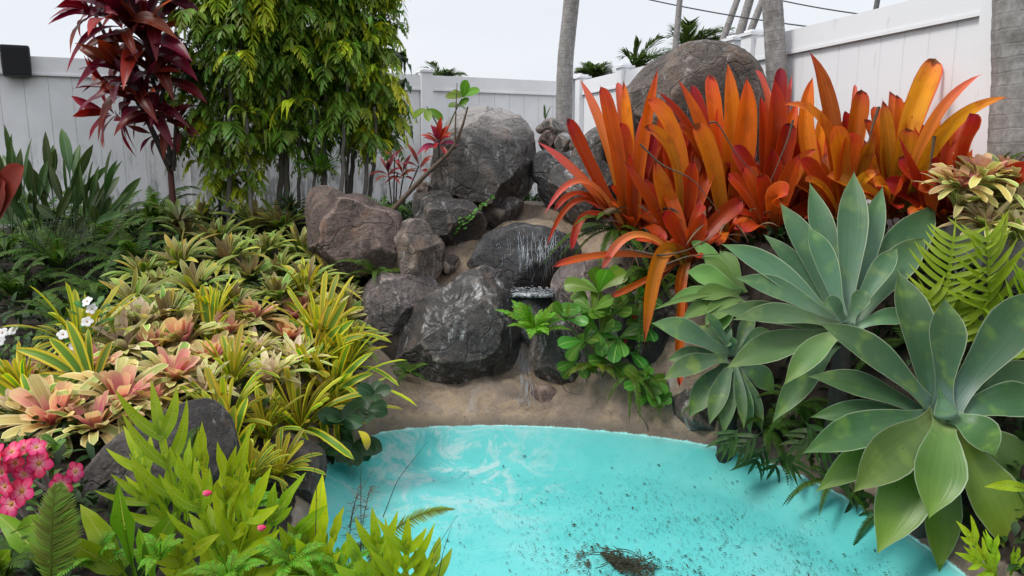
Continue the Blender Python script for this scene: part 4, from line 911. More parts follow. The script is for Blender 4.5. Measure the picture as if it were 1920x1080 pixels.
# spidery green bromeliad under the shrubs
SPM = leafmat('spider_leaf', [(0, (.30, .36, .10)), (.5, (.13, .26, .03)), (1, (.10, .22, .03))], rough=.4, trans=.3, var=.5)
def strappy(name, label, px, py, Y, Lpx, n, w, mat, el=(.1, 1.3), droop=.5, prof='strapp', cat='bromeliad', group=None, hue=(0, 1)):
    b = P(px, py, Y); L = Lpx / 1400 * Y; T = thing(name, b, label, cat, group); m = M()
    for k in range(n):
        a = k * 2.4 + rng.uniform(-.3, .3); e = rng.uniform(*el); d = rdir(a, e); l = L * rng.uniform(.7, 1.1)
        blade(m, b, b + nrm(d + UP * .6) * l * .55, b + d * l - UP * l * droop * rng.uniform(.3, 1) * math.cos(e), w * l, nrm(UP - d * .4 + [0, -.3, 0]), 8, 1, prof, .3, rnd=rng.uniform(*hue), aux=rng.random())
    m.obj('foliage', mat, T); return T
strappy('spiky_bromeliad', 'spidery green bromeliad with yellow centre under the middle tall shrub', 600, 330, 6.5, 62, 42, .055, SPM)
strappy('spiky_bromeliad', 'dim spidery plant behind the long reddish boulder beside bare stems', 545, 395, 6.3, 50, 30, .05, SHD, cat='plant')
strappy('spiky_bromeliad', 'dark red green bromeliad at the foot of the red ti plant', 335, 425, 5.9, 80, 26, .07, leafmat('dark_brom', [(0, (.10, .03, .02)), (.5, (.07, .10, .02)), (1, (.12, .15, .03))], rough=.4, trans=.25, var=.6), el=(.0, 1.0))

# ------------------------------------------------------------------ agaves, leaf by leaf
AG = leafmat('agave_leaf', [(0, (.13, .21, .14)), (.22, (.052, .118, .048)), (.6, (.040, .098, .030)), (1, (.07, .135, .034))], hue=[(0, (.85, .9, 1.1)), (.4, (1, 1, 1)), (1, (3.0, 2.1, .75))], margin=(.30, .36, .22), mw=.965, ms=.0, rough=.33, trans=.14, var=.32, streak=.18,
             blot=((.15, .25, .04), .5), hs=.012, spots=((.07, .065, .03), 5, 7, .10))
AGP = leafmat('agave_leaf_pale', [(0, (.24, .33, .22)), (.3, (.105, .20, .10)), (.7, (.065, .145, .06)), (1, (.10, .175, .055))], hue=[(0, (.9, .95, 1.1)), (.4, (1, 1, 1)), (1, (1.7, 1.35, .9))], margin=(.42, .46, .30), mw=.965, ms=0, rough=.42, trans=.16, var=.3, streak=.18, blot=((.20, .30, .10), .4), hs=.012)
AGB = leafmat('agave_leaf_blue', [(0, (.12, .2, .12)), (.4, (.065, .135, .07)), (1, (.10, .18, .055))], margin=(.28, .34, .22), mw=.96, ms=0, rough=.42, trans=.14, var=.35, streak=.2, blot=((.20, .32, .05), .5), hs=.02)
AGG = leafmat('agave_leaf_green', [(0, (.14, .24, .08)), (.4, (.16, .30, .07)), (1, (.13, .25, .06))], margin=(.34, .42, .22), mw=.96, ms=0, rough=.42, trans=.2, var=.4, streak=.3, hs=.015)
def agave(label, cen, Y, leaves, mat, axis=(-.05, -.62, .78), spike=None, kd=.5, stem=None, ws=1.0):
    C = P(cen[0], cen[1], Y); A = nrm(np.array(axis)); T = thing('agave', (C[0], C[1], gh(C[0], C[1])), label, 'agave')
    for lf in leaves:
        (tx, ty), w = lf[0], lf[1]; bo = lf[2] if len(lf) > 2 else 0; bow = lf[3] if len(lf) > 3 else .12; mt = lf[4] if len(lf) > 4 else mat
        up = (cen[1] - ty) / 1400 * Y
        tip = P(tx, ty, Y + kd * up + bo * 1.0); l = np.linalg.norm(tip - C)
        dirn = nrm(tip - C); b = C + dirn * .035 - A * (.04 + bo * .35)
        p1 = b + (tip - b) * .5 + A * l * bow + np.array([0, 0, .03])
        N = nrm(A * .8 + np.array([0, -.45, .15])); m = M()
        blade(m, b, p1, tip, w * ws / 2 / 1400 * Y, N, 22, 4, 'agave', .10, .22, rnd=float(np.clip(.35 - up * 1.1 + rng.uniform(-.25, .25), 0, 1)), aux=rng.random(), wav=.06, tw=rng.uniform(-.15, .15))
        # tip spine
        m.tube([tip - dirn * .006, tip + dirn * .012 + UP * -.002], [.0012, .0002], 4, b=.9)
        o = m.obj('leaf', mt, T)
        if len(lf) > 5: o['label'] = lf[5]
    if spike:
        tp = P(spike[0], spike[1], Y - .02); m = M(); n = 16; k = 20
        bs = P(cen[0] + 2, cen[1] + 14, Y - .03); tt = np.linspace(0, 1, n + 1); C_ = bs + (tp - bs) * tt[:, None]
        r = np.interp(tt, [0, .12, .35, .6, .85, 1], [.030, .040, .030, .013, .005, .0006]) * spike[2]
        m.tube(C_, r * 1.15, k, b=.2, a=.9); m.obj('central_spike', AGP, T)
    m = M(); g0 = np.array([C[0], C[1] + .06, gh(C[0], C[1] + .06) - .05]); m.tube(bez(g0, (g0 + C) / 2, C - A * .05, 6), [.05, .05, .05, .045, .045, .04, .03], 10); m.obj('stem', BD, T)
    return T
# order: back leaves first; (tip px), width px, extra depth, bow
agave('large agave with a central spike in the lower right corner', (1773, 768), 2.9, [
  ((1684, 508), 84, .22, .06), ((1960, 690), 70, .14), ((1520, 782), 50, .16), ((1515, 706), 58, .12), ((1530, 922), 66, .14), ((1761, 1074), 76, .16, .06), ((1970, 925), 84, .1),
  ((1645, 1038), 98, .07, .08), ((1920, 1062), 104, .05, .08), ((1965, 752), 74, .05), ((1950, 548), 92, .04), ((1537, 607), 70, .03), ((1505, 850), 72, .02), ((1772, 560), 74, .0, .05),
  ((1600, 923), 88, -.03), ((1742, 972), 94, -.05, .16), ((1866, 855), 74, -.06, .2)], AG, spike=(1759, 722, 1.0))
agave('pale sage agave in the middle of the right bank behind the large one', (1588, 610), 3.45, [
  ((1754, 383), 96, .25, .05), ((1655, 350), 60, .22, .05), ((1432, 440), 52, .15), ((1518, 343), 62, .15, .05), ((1463, 381), 66, .1, .08), ((1735, 445), 74, .12), ((1448, 792), 56, .1, .14, AGB), ((1345, 585), 60, .12),
  ((1601, 322), 70, .05, .05), ((1353, 458), 66, .03), ((1362, 690), 70, .06, .12), ((1377, 521), 56, -.02), ((1515, 425), 56, -.02, .1), ((1374, 600), 52, -.04, .16), ((1682, 466), 46, -.02, .2), ((1712, 600), 40, .0, .2), ((1470, 722), 54, -.02, .25),
  ((1545, 575), 50, -.10, .3), ((1625, 545), 40, -.05, .1)], AGP, ws=.88)
agave('smaller blue green agave hanging over the cement bank', (1376, 662), 3.85, [
  ((1412, 590), 30, .12), ((1350, 600), 26, .1), ((1452, 735), 46, .12), ((1252, 675), 40, .1), ((1310, 610), 22, .08), ((1430, 812), 32, .06), ((1407, 816), 30, .04), ((1291, 783), 50, .05), ((1222, 606), 50, .03), ((1330, 797), 36, .0), ((1356, 816), 34, .02), ((1395, 806), 22, -.03), ((1244, 712), 44, -.02), ((1321, 585), 20, -.05, .05), ((1445, 620), 34, .05), ((1368, 640), 24, -.03, .05)], AGB, axis=(-.15, -.6, .78))
agave('light green agave peeking out left of the pale sage one', (1395, 545), 4.1, [
  ((1290, 445), 30, .1), ((1318, 483), 34, .05), ((1253, 566), 34, .02), ((1287, 510), 46, .04), ((1277, 602), 36, .0), ((1224, 582), 12, -.03), ((1322, 611), 40, -.03), ((1300, 560), 36, -.02), ((1350, 470), 36, .1), ((1330, 640), 34, 0)], AGG, axis=(-.3, -.6, .7))
# ------------------------------------------------------------------ orange bromeliads, traced leaf by leaf
OR = leafmat('orange_leaf', [(0, (.16, .09, .015)), (.3, (.50, .13, .012)), (.8, (.70, .155, .012)), (.96, (.70, .10, .04)), (.985, (.35, .03, .03)), (1.0, (.10, .03, .02))],
             hue=[(0, (.62, .22, .9)), (.25, (.85, .42, .8)), (.5, (1, .8, 1)), (.75, (1.08, 1.45, 1)), (1, (1.12, 2.1, 1.5))], rough=.34, trans=.36, var=.65, streak=.45, hs=.008, blot=((.38, .07, .01), .5), spots=((.20, .05, .01), 4, 9, .09), margin=(.62, .12, .02), mw=.93, ms=.02)
ORP = leafmat('orange_leaf_pinkish', [(0, (.50, .25, .04)), (.5, (.72, .20, .05)), (1, (.75, .14, .12))], rough=.36, trans=.35, var=.3, streak=.4, hs=.01)
DRY = leafmat('dry_leaf', [(0, (.10, .06, .04)), (1, (.20, .13, .09))], rough=.8, trans=.1, var=.8, hue=[(0, (.5, .5, .5)), (1, (1.5, 1.4, 1.3))])
def orange(label, cen, Y, leaves, fill=14, fl=95, base_z=None):
    nt_ = {10: 7, 12: 14}.get(fill, 18) if fl > 60 else 3
    hm = float(np.mean([l_[2] for l_ in leaves])) * .9
    C = P(cen[0], cen[1], Y); T = thing('orange_bromeliad', C, label, 'bromeliad', 'orange bromeliads on the right mound')
    for lf in leaves:
        (tx, ty), w, h = lf[:3]; ctl = lf[3] if len(lf) > 3 else None; dy = lf[4] if len(lf) > 4 else rng.uniform(-.22, .12); mt = lf[5] if len(lf) > 5 and lf[5] else OR
        pr = lf[6] if len(lf) > 6 else 'blunt'
        tip = P(tx, ty, Y + dy); bb = C + np.array([(tx - cen[0]) / 1400 * Y * .10, dy * .1, -.03])
        if ctl is None: p1 = C + np.array([(tip[0] - C[0]) * .42, dy * .4, (tip[2] - C[2]) * .62])
        else: p1 = P(ctl[0], ctl[1], Y + dy * .6)
        o = tip - C; N = nrm(np.array([-o[0] * .5, -.9, .35 if abs(o[2]) > abs(o[0]) else .7]))
        m = M(); blade(m, bb, p1, tip, w / 2 / 1400 * Y * .97, N, 18, 3, pr if pr == 'lance' or rng.random() < .5 else 'strapp', .42, .12, rnd=float(np.clip(h + rng.uniform(-.1, .1), 0, 1)), aux=rng.random(), wav=.07, tw=rng.uniform(-.35, .35))
        m.tube([tip - [0, 0, .004], tip + nrm(tip - p1) * .012], [.0014, .0003], 4); m.obj('leaf', mt, T)
    m = M()
    for k in range(nt_):     # tall inner leaves standing among the traced ones
        tx = cen[0] + rng.gauss(0, 68); ty = cen[1] - rng.uniform(90, 235) * (1 - min(.5, abs(tx - cen[0]) / 200)); dy = rng.uniform(.0, .35)
        tip = P(tx, ty, Y + dy); p1 = C + np.array([(tip[0] - C[0]) * .35, dy * .4, (tip[2] - C[2]) * .6]); o = tip - C
        blade(m, C + [rng.uniform(-.04, .04), dy * .2, -.03], p1, tip, rng.uniform(.032, .062), nrm([-o[0] * .8 + rng.uniform(-.5, .5), -.8, .4]), 14, 3, 'blunt', .45, .1, rnd=float(np.clip(rng.gauss(hm, .18), 0, 1)), aux=rng.uniform(0, .7), wav=.05, tw=rng.uniform(-.5, .5))
    m.obj('back_leaves', OR, T)
    m = M(); L = fl / 1400 * Y
    for k in range(fill):
        a = k * 2.4 + rng.random() * .5; e = rng.uniform(.0, 1.35); d = rdir(a, e); l = L * rng.uniform(.6, 1.1)
        blade(m, C + d * .02 - UP * .08, C + nrm(d + UP * .7) * l * .5, C + d * l - UP * l * .25 * math.cos(e), rng.uniform(.020, .045), nrm(UP - d * .6 + [0, -.5, 0]), 10, 2, 'blunt', .25, .05, rnd=rng.uniform(.0, .6), aux=rng.random())
    m.obj('inner_leaves', OR, T)
    return T
orange('leftmost orange bromeliad with leaves arching down over the wet boulder', (1185, 425), 4.7, [
  ((1040, 396), 13, .15, (1090, 315), -.15), ((1024, 464), 12, .05, (1080, 300), -.05), ((1072, 468), 15, .02, (1085, 352), -.2), ((1021, 402), 14, .35, (1095, 262), -.2, ORP), ((1008, 266), 30, .45, (1110, 350), -.1, ORP), ((1064, 222), 28, .3, (1110, 330), -.05),
  ((1088, 150), 22, .3, None, .1, ORP), ((1126, 162), 34, .4, (1160, 300), -.05), ((1169, 152), 24, .75, None, .1), ((1158, 154), 22, .6, None, .15, ORP), ((1233, 130), 22, .5, (1195, 280), -.1), ((1226, 152), 22, .02, None, .2), ((1205, 215), 26, .35, None, .1, ORP), ((1180, 290), 26, .3, None, -.2),
  ((1165, 230), 30, .4, None, 0)], 12)
orange('orange bromeliad with pale orange leaves, second from the left', (1275, 450), 4.6, [
  ((1171, 302), 24, .3, (1235, 400), -.2), ((1208, 238), 22, .8, (1290, 255), -.25), ((1227, 300), 36, .7, (1250, 380), -.2), ((1250, 275), 26, .1), ((1300, 300), 36, .12, None, -.1), ((1215, 186), 36, .6, (1300, 260), .0), ((1262, 300), 26, .4), ((1340, 310), 30, .2, None, .1), ((1200, 330), 20, .2), ((1240, 330), 26, .5, None, -.1)], 12, 85)
orange('tall orange bromeliad in front of the tallest boulder', (1360, 440), 4.75, [
  ((1234, 172), 30, .4, (1330, 270), .0), ((1271, 149), 32, .55, (1345, 290), -.1), ((1330, 140), 28, .4, None, .15), ((1364, 119), 42, .62, (1375, 280), .05), ((1400, 147), 44, .42, (1400, 270), -.1), ((1296, 160), 24, .2, None, .2), ((1345, 200), 26, .25, None, .1), ((1302, 232), 38, .66, (1345, 300), -.15), ((1390, 220), 30, .15, None, .1), ((1325, 290), 32, .3), ((1375, 300), 34, .1), ((1410, 310), 30, .35, None, -.1), ((1255, 230), 30, .6, (1330, 260), -.1)], 16, 100)
orange('red orange upright bromeliad left of the yellow orange ones', (1440, 430), 4.55, [
  ((1464, 127), 28, .03, None, .15), ((1452, 150), 50, .35, (1455, 290), .0), ((1485, 141), 16, .3, None, .2, ORP), ((1417, 132), 14, .6, (1460, 180), .1, ORP), ((1440, 160), 22, .2, None, .2, ORP), ((1477, 366), 42, .3, (1440, 350), -.3), ((1425, 180), 34, .2, None, .1), ((1495, 190), 28, .5, None, .1), ((1480, 230), 36, .28), ((1420, 330), 38, .1, None, -.15), ((1500, 290), 34, .4), ((1450, 280), 40, .2, None, -.05), ((1530, 280), 30, .65, (1480, 310), -.1)], 14, 90)
orange('yellow orange bromeliad with the two tallest leaves against the fence', (1580, 410), 4.45, [
  ((1518, 98), 42, .66, (1565, 210), .1), ((1524, 145), 36, .62, (1475, 270), .15), ((1470, 196), 26, .85, (1580, 190), -.15), ((1603, 158), 13, .3, None, .2, ORP), ((1615, 168), 36, .7, (1595, 270), .05), ((1538, 212), 36, .5, None, -.1), ((1600, 247), 44, .45, (1570, 310), -.15), ((1565, 235), 40, .8, None, -.2), ((1560, 320), 40, .6), ((1625, 270), 46, .5, None, -.1), ((1500, 300), 34, .35, (1540, 330), -.1), ((1510, 340), 26, .8, (1550, 340), -.3), ((1645, 325), 20, .95, (1590, 330), -.3), ((1640, 250), 30, .9)], 14, 85)
orange('golden orange bromeliad with long leaves sweeping right across the fence', (1668, 385), 4.3, [
  ((1754, 110), 46, .93, (1690, 220), .05), ((1766, 122), 20, .6, (1710, 230), .15, ORP), ((1655, 188), 40, .92, (1660, 280), .0), ((1638, 200), 30, .72, None, .1), ((1838, 140), 20, .75, (1720, 210), -.42, ORP), ((1890, 182), 26, .97, (1740, 215), -.62, None, 'strapp'), ((1790, 165), 16, .65, None, -.2, ORP), ((1738, 155), 18, .55, None, .15, ORP), ((1775, 262), 24, .98, (1710, 290), -.1), ((1700, 240), 48, .95, None, -.05), ((1725, 280), 34, .8), ((1690, 330), 46, .3, None, -.2), ((1620, 320), 36, .25), ((1640, 350), 30, .85, (1660, 330), -.25), ((1770, 290), 26, .6), ((1715, 330), 30, .9, None, -.1)], 12, 80)
orange('deep red orange bromeliad right of the golden one', (1762, 400), 4.1, [
  ((1818, 212), 56, .02, (1775, 290), -.45), ((1842, 268), 24, .3, (1790, 330), .05), ((1685, 254), 28, .12, (1715, 350), -.1, None, 'lance'), ((1765, 345), 46, .3, (1700, 365), -.3), ((1940, 312), 40, .1, (1850, 350), -.5), ((1800, 280), 40, .25, None, -.1), ((1745, 300), 36, .2), ((1725, 320), 36, .3, None, -.1), ((1708, 345), 34, .05), ((1830, 290), 20, .8, None, .1), ((1790, 330), 34, .35)], 12, 75)
orange('low orange bromeliad whose long leaf hangs over the leafy bush', (1290, 478), 4.35, [
  ((1208, 645), 33, .72, (1222, 405), -.25), ((1037, 500), 17, .62, (1150, 462), -.2), ((1129, 504), 16, .5, (1180, 385), -.15, ORP), ((1146, 556), 13, .45, (1210, 528), -.1), ((1274, 725), 18, .3, (1268, 560), -.3), ((1285, 590), 20, .6, (1260, 520), -.1), ((1240, 400), 34, .3), ((1320, 400), 34, .2), ((1190, 450), 20, .1, (1230, 440), .0), ((1350, 440), 26, .3), ((1160, 690), 10, .0, (1180, 560), .1)], 10, 60)
m = M()
orange('orange bromeliad filling the gap left of the yellow orange ones', (1505, 425), 4.7, [((1500, 215), 34, .35, None, .05), ((1528, 255), 34, .5, None, 0), ((1475, 260), 36, .2, None, 0), ((1545, 200), 28, .6, None, .1), ((1512, 310), 40, .1, None, -.15)], 10, 80)
orange('orange bromeliad behind the pale orange leaved one', (1235, 430), 4.9, [((1250, 190), 30, .3, None, .05), ((1220, 250), 30, .45, None, 0), ((1285, 240), 34, .15, None, 0), ((1190, 330), 24, .2, (1215, 330), -.1), ((1270, 330), 38, .35, None, -.1)], 10, 80)
orange('orange bromeliad between the golden one and the deep red one', (1715, 400), 4.35, [((1700, 215), 30, .7, None, .0), ((1735, 250), 34, .5, None, -.1), ((1760, 210), 24, .8, None, -.1), ((1690, 300), 36, .3, None, -.1), ((1790, 240), 24, .6, None, -.2)], 10, 70)
BRN = plain('stalk_brown', (.11, .075, .05), .8, 40, .6, .4)
def twig(label, pts, Y, r=.004, name='dead_stalk', mat=None, cat='twig', group=None):
    m = M(); q = [P(a, b, Y + (c[0] if c else 0)) for a, b, *c in pts]; q = np.array(q); n = 14
    t = np.linspace(0, len(q) - 1, n); C = np.stack([np.interp(t, range(len(q)), q[:, i]) for i in range(3)], 1); C[1:-1] = (C[:-2] + C[2:] + 2 * C[1:-1]) / 4
    m.tube(C, np.linspace(1.15, .35, n) * r, 6); o = m.obj(name, mat or BRN, None, C[0]); return tag(o, label, cat, group)
gt = 'dead stalks among the orange bromeliads'
twig('curved dead leaf stalk across the middle orange bromeliads', [(1330, 230), (1345, 228), (1380, 290), (1420, 330)], 4.35, .005, group=gt)
twig('long dead twig slanting through the second orange bromeliad', [(1200, 270), (1240, 310), (1300, 335), (1350, 400)], 4.3, .005, group=gt)
twig('short dark flower stalk beside the deep red orange leaf', [(1752, 255), (1748, 285), (1742, 330)], 3.95, .009, group=gt)
twig('dark brown stalk crossing the red orange bromeliad', [(1487, 225), (1478, 260), (1445, 340)], 4.2, .006, group=gt)
twig('thin dark stalk between the two yellow orange leaf sheaves', [(1648, 200), (1635, 240), (1628, 270)], 4.1, .008, group=gt)
twig('black tipped stalk at the right end of the orange bromeliads', [(1918, 292), (1895, 315), (1870, 340)], 3.7, .008, group=gt)
twig('pale bare twig lying under the orange bromeliads', [(1190, 470), (1240, 480), (1290, 470), (1340, 440)], 4.2, .006, group=gt)
twig('thin forked twig above the hanging orange leaf', [(1250, 495), (1290, 480), (1350, 476)], 4.15, .005, group=gt)
twig('grey brown branch leaning from the ground to the largest boulder', [(735, 395), (800, 325), (850, 280), (868, 235), (877, 200)], 5.72, .017, 'branch', cat='branch')
twig('thin upright dead stem before the largest boulder', [(853, 275), (855, 200), (857, 155)], 5.7, .006, 'branch', cat='branch')
o = None
T = thing('dead_leaves', P(1280, 470, 4.4), 'tangle of dry brown leaves under the orange bromeliads', 'dead leaves'); m = M()
for k in range(150):
    c = P(rng.uniform(1150, 1760), rng.uniform(385, 500), 4.4 + rng.uniform(-.2, .3)); c[1] = min(c[1], 4.9)
    a = rng.random() * 6.28; d = rdir(a, rng.uniform(-.9, .2)) * rng.uniform(.05, .2)
    blade(m, c, c + d * .5 + UP * .03, c + d - UP * .02, rng.uniform(.004, .014), nrm([rng.uniform(-1, 1), -.6, .6]), 7, 1, 'lance', .5, rnd=rng.random(), aux=rng.random(), tw=rng.uniform(-2, 2))
m.obj('leaves', DRY, T)

# ------------------------------------------------------------------ long striped leaves of the left bed
SM = NEO['stripe'][0]
def striped(label, cen, leaves):
    C = hit(cen[0], cen[1], .05); Y = C[1]; T = thing('bromeliad', C, label, 'bromeliad', gS)
    for (tx, ty), w, dy, ctl in leaves:
        tip = P(tx, ty, Y + dy); p1 = P(ctl[0], ctl[1], Y + dy * .5) if ctl else (C + tip) / 2 + UP * .05; m = M()
        blade(m, C + (tip - C) * .05, p1, tip, w / 2 / 1400 * Y, nrm([rng.uniform(-.3, .3), -.8, .6]), 14, 3, 'strapp', .3, .05, rnd=rng.uniform(.2, .7), aux=rng.random(), tw=rng.uniform(-.3, .3)); m.obj('leaf', SM, T)
striped('striped bromeliad with the longest leaf arching to the left picture edge', (175, 735), [((28, 655), 24, .05, (110, 665)), ((124, 600), 22, .1, (150, 640)), ((92, 634), 22, .05, (130, 660)), ((60, 705), 18, -.05, (120, 700)), ((210, 640), 18, .1, None), ((165, 615), 16, .15, None)])
striped('striped bromeliad whose broad leaf runs out of the left picture edge', (70, 790), [((-20, 715), 30, 0, (20, 735)), ((-30, 770), 24, 0, (10, 765)), ((40, 700), 18, .1, None), ((110, 715), 18, .1, None)])
striped('yellow striped bromeliad with three upright blades in the bed centre', (395, 650), [((378, 532), 19, .05, None), ((403, 538), 14, .05, None), ((366, 548), 9, .05, None), ((430, 590), 14, -.05, None), ((350, 600), 12, .05, None)])
striped('striped bromeliad sending long blades up to the mauve grey boulder', (590, 680), [((628, 552), 20, .1, None), ((652, 560), 20, .05, None), ((612, 570), 12, .1, None), ((665, 600), 20, 0, None), ((690, 630), 18, -.05, (640, 630)), ((568, 590), 14, .1, None), ((640, 610), 18, 0, None)])
striped('striped bromeliad with blunt upright blades right of the dark bank boulder', (430, 860), [((385, 760), 24, 0, None), ((412, 742), 24, .05, None), ((440, 760), 24, .05, None), ((375, 800), 24, -.1, (390, 800)), ((465, 745), 18, .1, None), ((480, 795), 24, -.05, (465, 810)), ((400, 780), 18, -.05, None), ((408, 850), 22, -.15, (400, 830))])
striped('striped bromeliad trailing yellow tipped leaves over the waterline', (600, 770), [((690, 795), 20, -.1, (650, 765)), ((712, 770), 16, -.05, (660, 745)), ((690, 735), 16, 0, (650, 725)), ((700, 700), 18, .05, (650, 710)), ((655, 830), 18, -.15, (640, 790)), ((610, 840), 16, -.2, (610, 800)), ((700, 660), 16, .1, (650, 690))])

# ------------------------------------------------------------------ pale bromeliads at the right edge
gR = 'pale bromeliads at the right edge behind the lime fern'
for a in ((1800, 385, 52, 'pale bromeliad just right of the deep red orange leaves'), (1860, 370, 54, 'pale yellow bromeliad before the thick palm trunk'), (1915, 395, 50, 'pale bromeliad at the right edge above the lime fern'), (1850, 425, 46, 'pale bromeliad directly behind the lime fern tips'), (1905, 445, 46, 'pale bromeliad cut by the right edge behind the lime fern')):
    Y = lerp(3.8, 3.6, (a[1] - 370) / 75); neo('cream', a[0], a[1], a[2] * 1.25, a[3], gR, c=P(a[0], a[1] - 2, Y))
for a in ((1835, 335, 48, 'salmon bromeliad at the foot of the thick palm trunk'), (1895, 335, 48, 'salmon bromeliad in the right corner below the palm trunk'), (1800, 345, 40, 'small salmon bromeliad nearest the deep red orange leaf')):
    neo('pink', a[0], a[1], a[2] * 1.2, a[3], gR, c=P(a[0], a[1] + 5, 3.72))

# ------------------------------------------------------------------ wart ferns with broad finger lobes
LF = leafmat('wart_fern', [(0, (.18, .31, .012)), (.5, (.30, .43, .014)), (1, (.42, .52, .02))], hue=[(0, (.4, .65, .8)), (.5, (1, 1, 1)), (1, (1.45, 1.1, .7))], rough=.38, trans=.42, var=.4, streak=.15,
             spots=((.09, .13, .01), 6, 22, .27), mid=((.38, .46, .08), .09), hs=.015)
LFP = leafmat('lime_fern', [(0, (.22, .38, .015)), (1, (.40, .56, .03))], rough=.38, trans=.45, var=.35, streak=.2, spots=((.16, .28, .01), 5, 12, .25), hs=.012)
def lobed(m, b, p1, tip, w, nl, lw, N, rnd=.5, aux=None, ang=.75, start=.3, taper=.35, wave=.2, rw=None):
    if rw is None and nl >= 4: rw = lw * .8
    """frond: rachis wing plus nl pairs of lobes and an end lobe"""
    n = 12; aux = rng.random() if aux is None else aux
    C = bez(b, p1, tip, n); T_ = nrm(np.gradient(C, axis=0)); S = nrm(np.cross(T_, N)); Nn = np.cross(S, T_); L = np.linalg.norm(tip - b)
    m.tube(C[:int(n * .5) + 1], .0022, 4, b=rnd, a=.1)
    i0 = int(n * start * .8)
    mid_ = lambda i, j: (C[i] + C[j]) / 2 + (C[(i + j) // 2] - (C[i] + C[j]) / 2) * 2
    if nl == 0: blade(m, C[i0], mid_(i0, n), C[n], lw * 1.05, N, 16, 2, 'lance', .18, rnd=rnd, aux=aux, wav=wave)
    elif nl >= 4: blade(m, C[i0], mid_(i0, n), C[n], lw * .62, N, 14, 2, 'lance', .15, rnd=rnd, aux=aux, wav=wave); ang = 1.12
    else:
        w *= 1.25; lw *= .74; ang = .62; start = .2; taper = .3
        blade(m, C[i0], mid_(i0, 10), C[10], lw * .62, N, 10, 2, 'strap', .1, rnd=rnd, aux=aux, wav=wave * .5)
        blade(m, C[8], mid_(8, n), C[n] + (C[n] - C[8]) * .35, lw * 1.0, N, 10, 2, 'lobe', .15, rnd=rnd, aux=aux, wav=wave)
    for j in range(nl):
        f = start + (.80 - start) * (j + .3) / max(nl, 1); i = min(n - 1, int(f * n)); c = lerp(C[i], C[i + 1], f * n - i)
        for sd in (-1, 1):
            ll = w * (1 - taper * j / max(1, nl)) * rng.uniform(.75, 1.1); g = ang * rng.uniform(.8, 1.15)
            d = nrm(S[i] * sd * math.sin(g) + T_[i] * math.cos(g) + Nn[i] * rng.uniform(-.1, .3)); e = c + d * ll
            blade(m, c - d * lw * .4, c + nrm(d + S[i] * sd * .35) * ll * .5, e + T_[i] * ll * rng.uniform(.05, .3) - Nn[i] * ll * rng.uniform(-.1, .25), lw * rng.uniform(.8, 1.15), N, 10, 2, 'lobe', .15, rnd=rnd, aux=aux, wav=wave)
def wart(label, fronds, Y, mat=LF, cat='fern', group='lime wart ferns in the foreground', fill=8, fx=(0, 0, 0, 0), name='wart_fern', base=None):
    b0 = P(fronds[0][0][0], fronds[0][0][1], Y) if base is None else np.array(base); T = thing(name, b0, label, cat, group)
    for fr in fronds:
        (bx, by), (tx, ty), w, nl, lw = fr[:5]; h = fr[5] if len(fr) > 5 else rng.uniform(.35, .65); dy = fr[6] if len(fr) > 6 else rng.uniform(-.12, .12)
        s = Y / 1400; b = P(bx, by, Y); tip = P(tx, ty, Y + dy); l = np.linalg.norm(tip - b)
        m = M(); p1 = (b + tip) / 2 + np.array([0, -.05, .12]) * l; lobed(m, b, p1, tip, w * s, nl, lw * s / 2, nrm([rng.uniform(-.5, .5), -.8, .55]), float(np.clip(h + rng.uniform(-.25, .25), 0, 1))); m.obj('frond', mat, T)
    if fill:
        m = M()
        for k in range(fill):
            bx, by = rng.uniform(fx[0], fx[1]), fx[3] + rng.uniform(0, 60); tx, ty = bx + rng.uniform(-90, 90), rng.uniform(fx[2], fx[3]); s = Y / 1400; b = P(bx, by, Y + .15); tip = P(tx, ty, Y + rng.uniform(.0, .3)); l = np.linalg.norm(tip - b)
            lobed(m, b, (b + tip) / 2 + np.array([0, -.05, .15]) * l, tip, rng.uniform(40, 70) * s, rng.choice([0, 0, 1, 2]), rng.uniform(24, 36) * s / 2, nrm([rng.uniform(-.6, .6), -.6, .7]), rng.uniform(.0, .5))
        m.obj('lower_fronds', mat, T)
    return T
wart('speckled lime wart fern rising against the dark bank boulder', [((345, 1010), (288, 738), 105, 3, 32, .62, .1), ((330, 1000), (240, 815), 80, 2, 28, .6), ((350, 1010), (355, 838), 70, 2, 30, .55), ((360, 1020), (222, 900), 80, 2, 26, .5), ((400, 1030), (380, 812), 70, 1, 36, .6), ((320, 1030), (300, 900), 60, 2, 30, .45)], 2.25, fill=3, fx=(300, 420, 980, 1070))
wart('lime wart fern with smooth dark green undivided blades in front', [((255, 1095), (222, 905), 0, 0, 46, .12, -.05), ((260, 1095), (330, 960), 0, 0, 50, .15), ((250, 1100), (150, 945), 0, 0, 44, .5), ((260, 1100), (120, 1010), 0, 0, 50, .3), ((270, 1100), (200, 1030), 0, 0, 44, .4), ((300, 1110), (400, 1010), 50, 1, 40, .3), ((20, 1000), (95, 975), 0, 0, 40, .2), ((-10, 1080), (20, 1030), 0, 0, 40, .15), ((300, 1120), (260, 990), 0, 0, 44, .15), ((130, 1100), (-10, 960), 0, 0, 46, .25)], 1.95, fill=10, fx=(120, 420, 990, 1120))
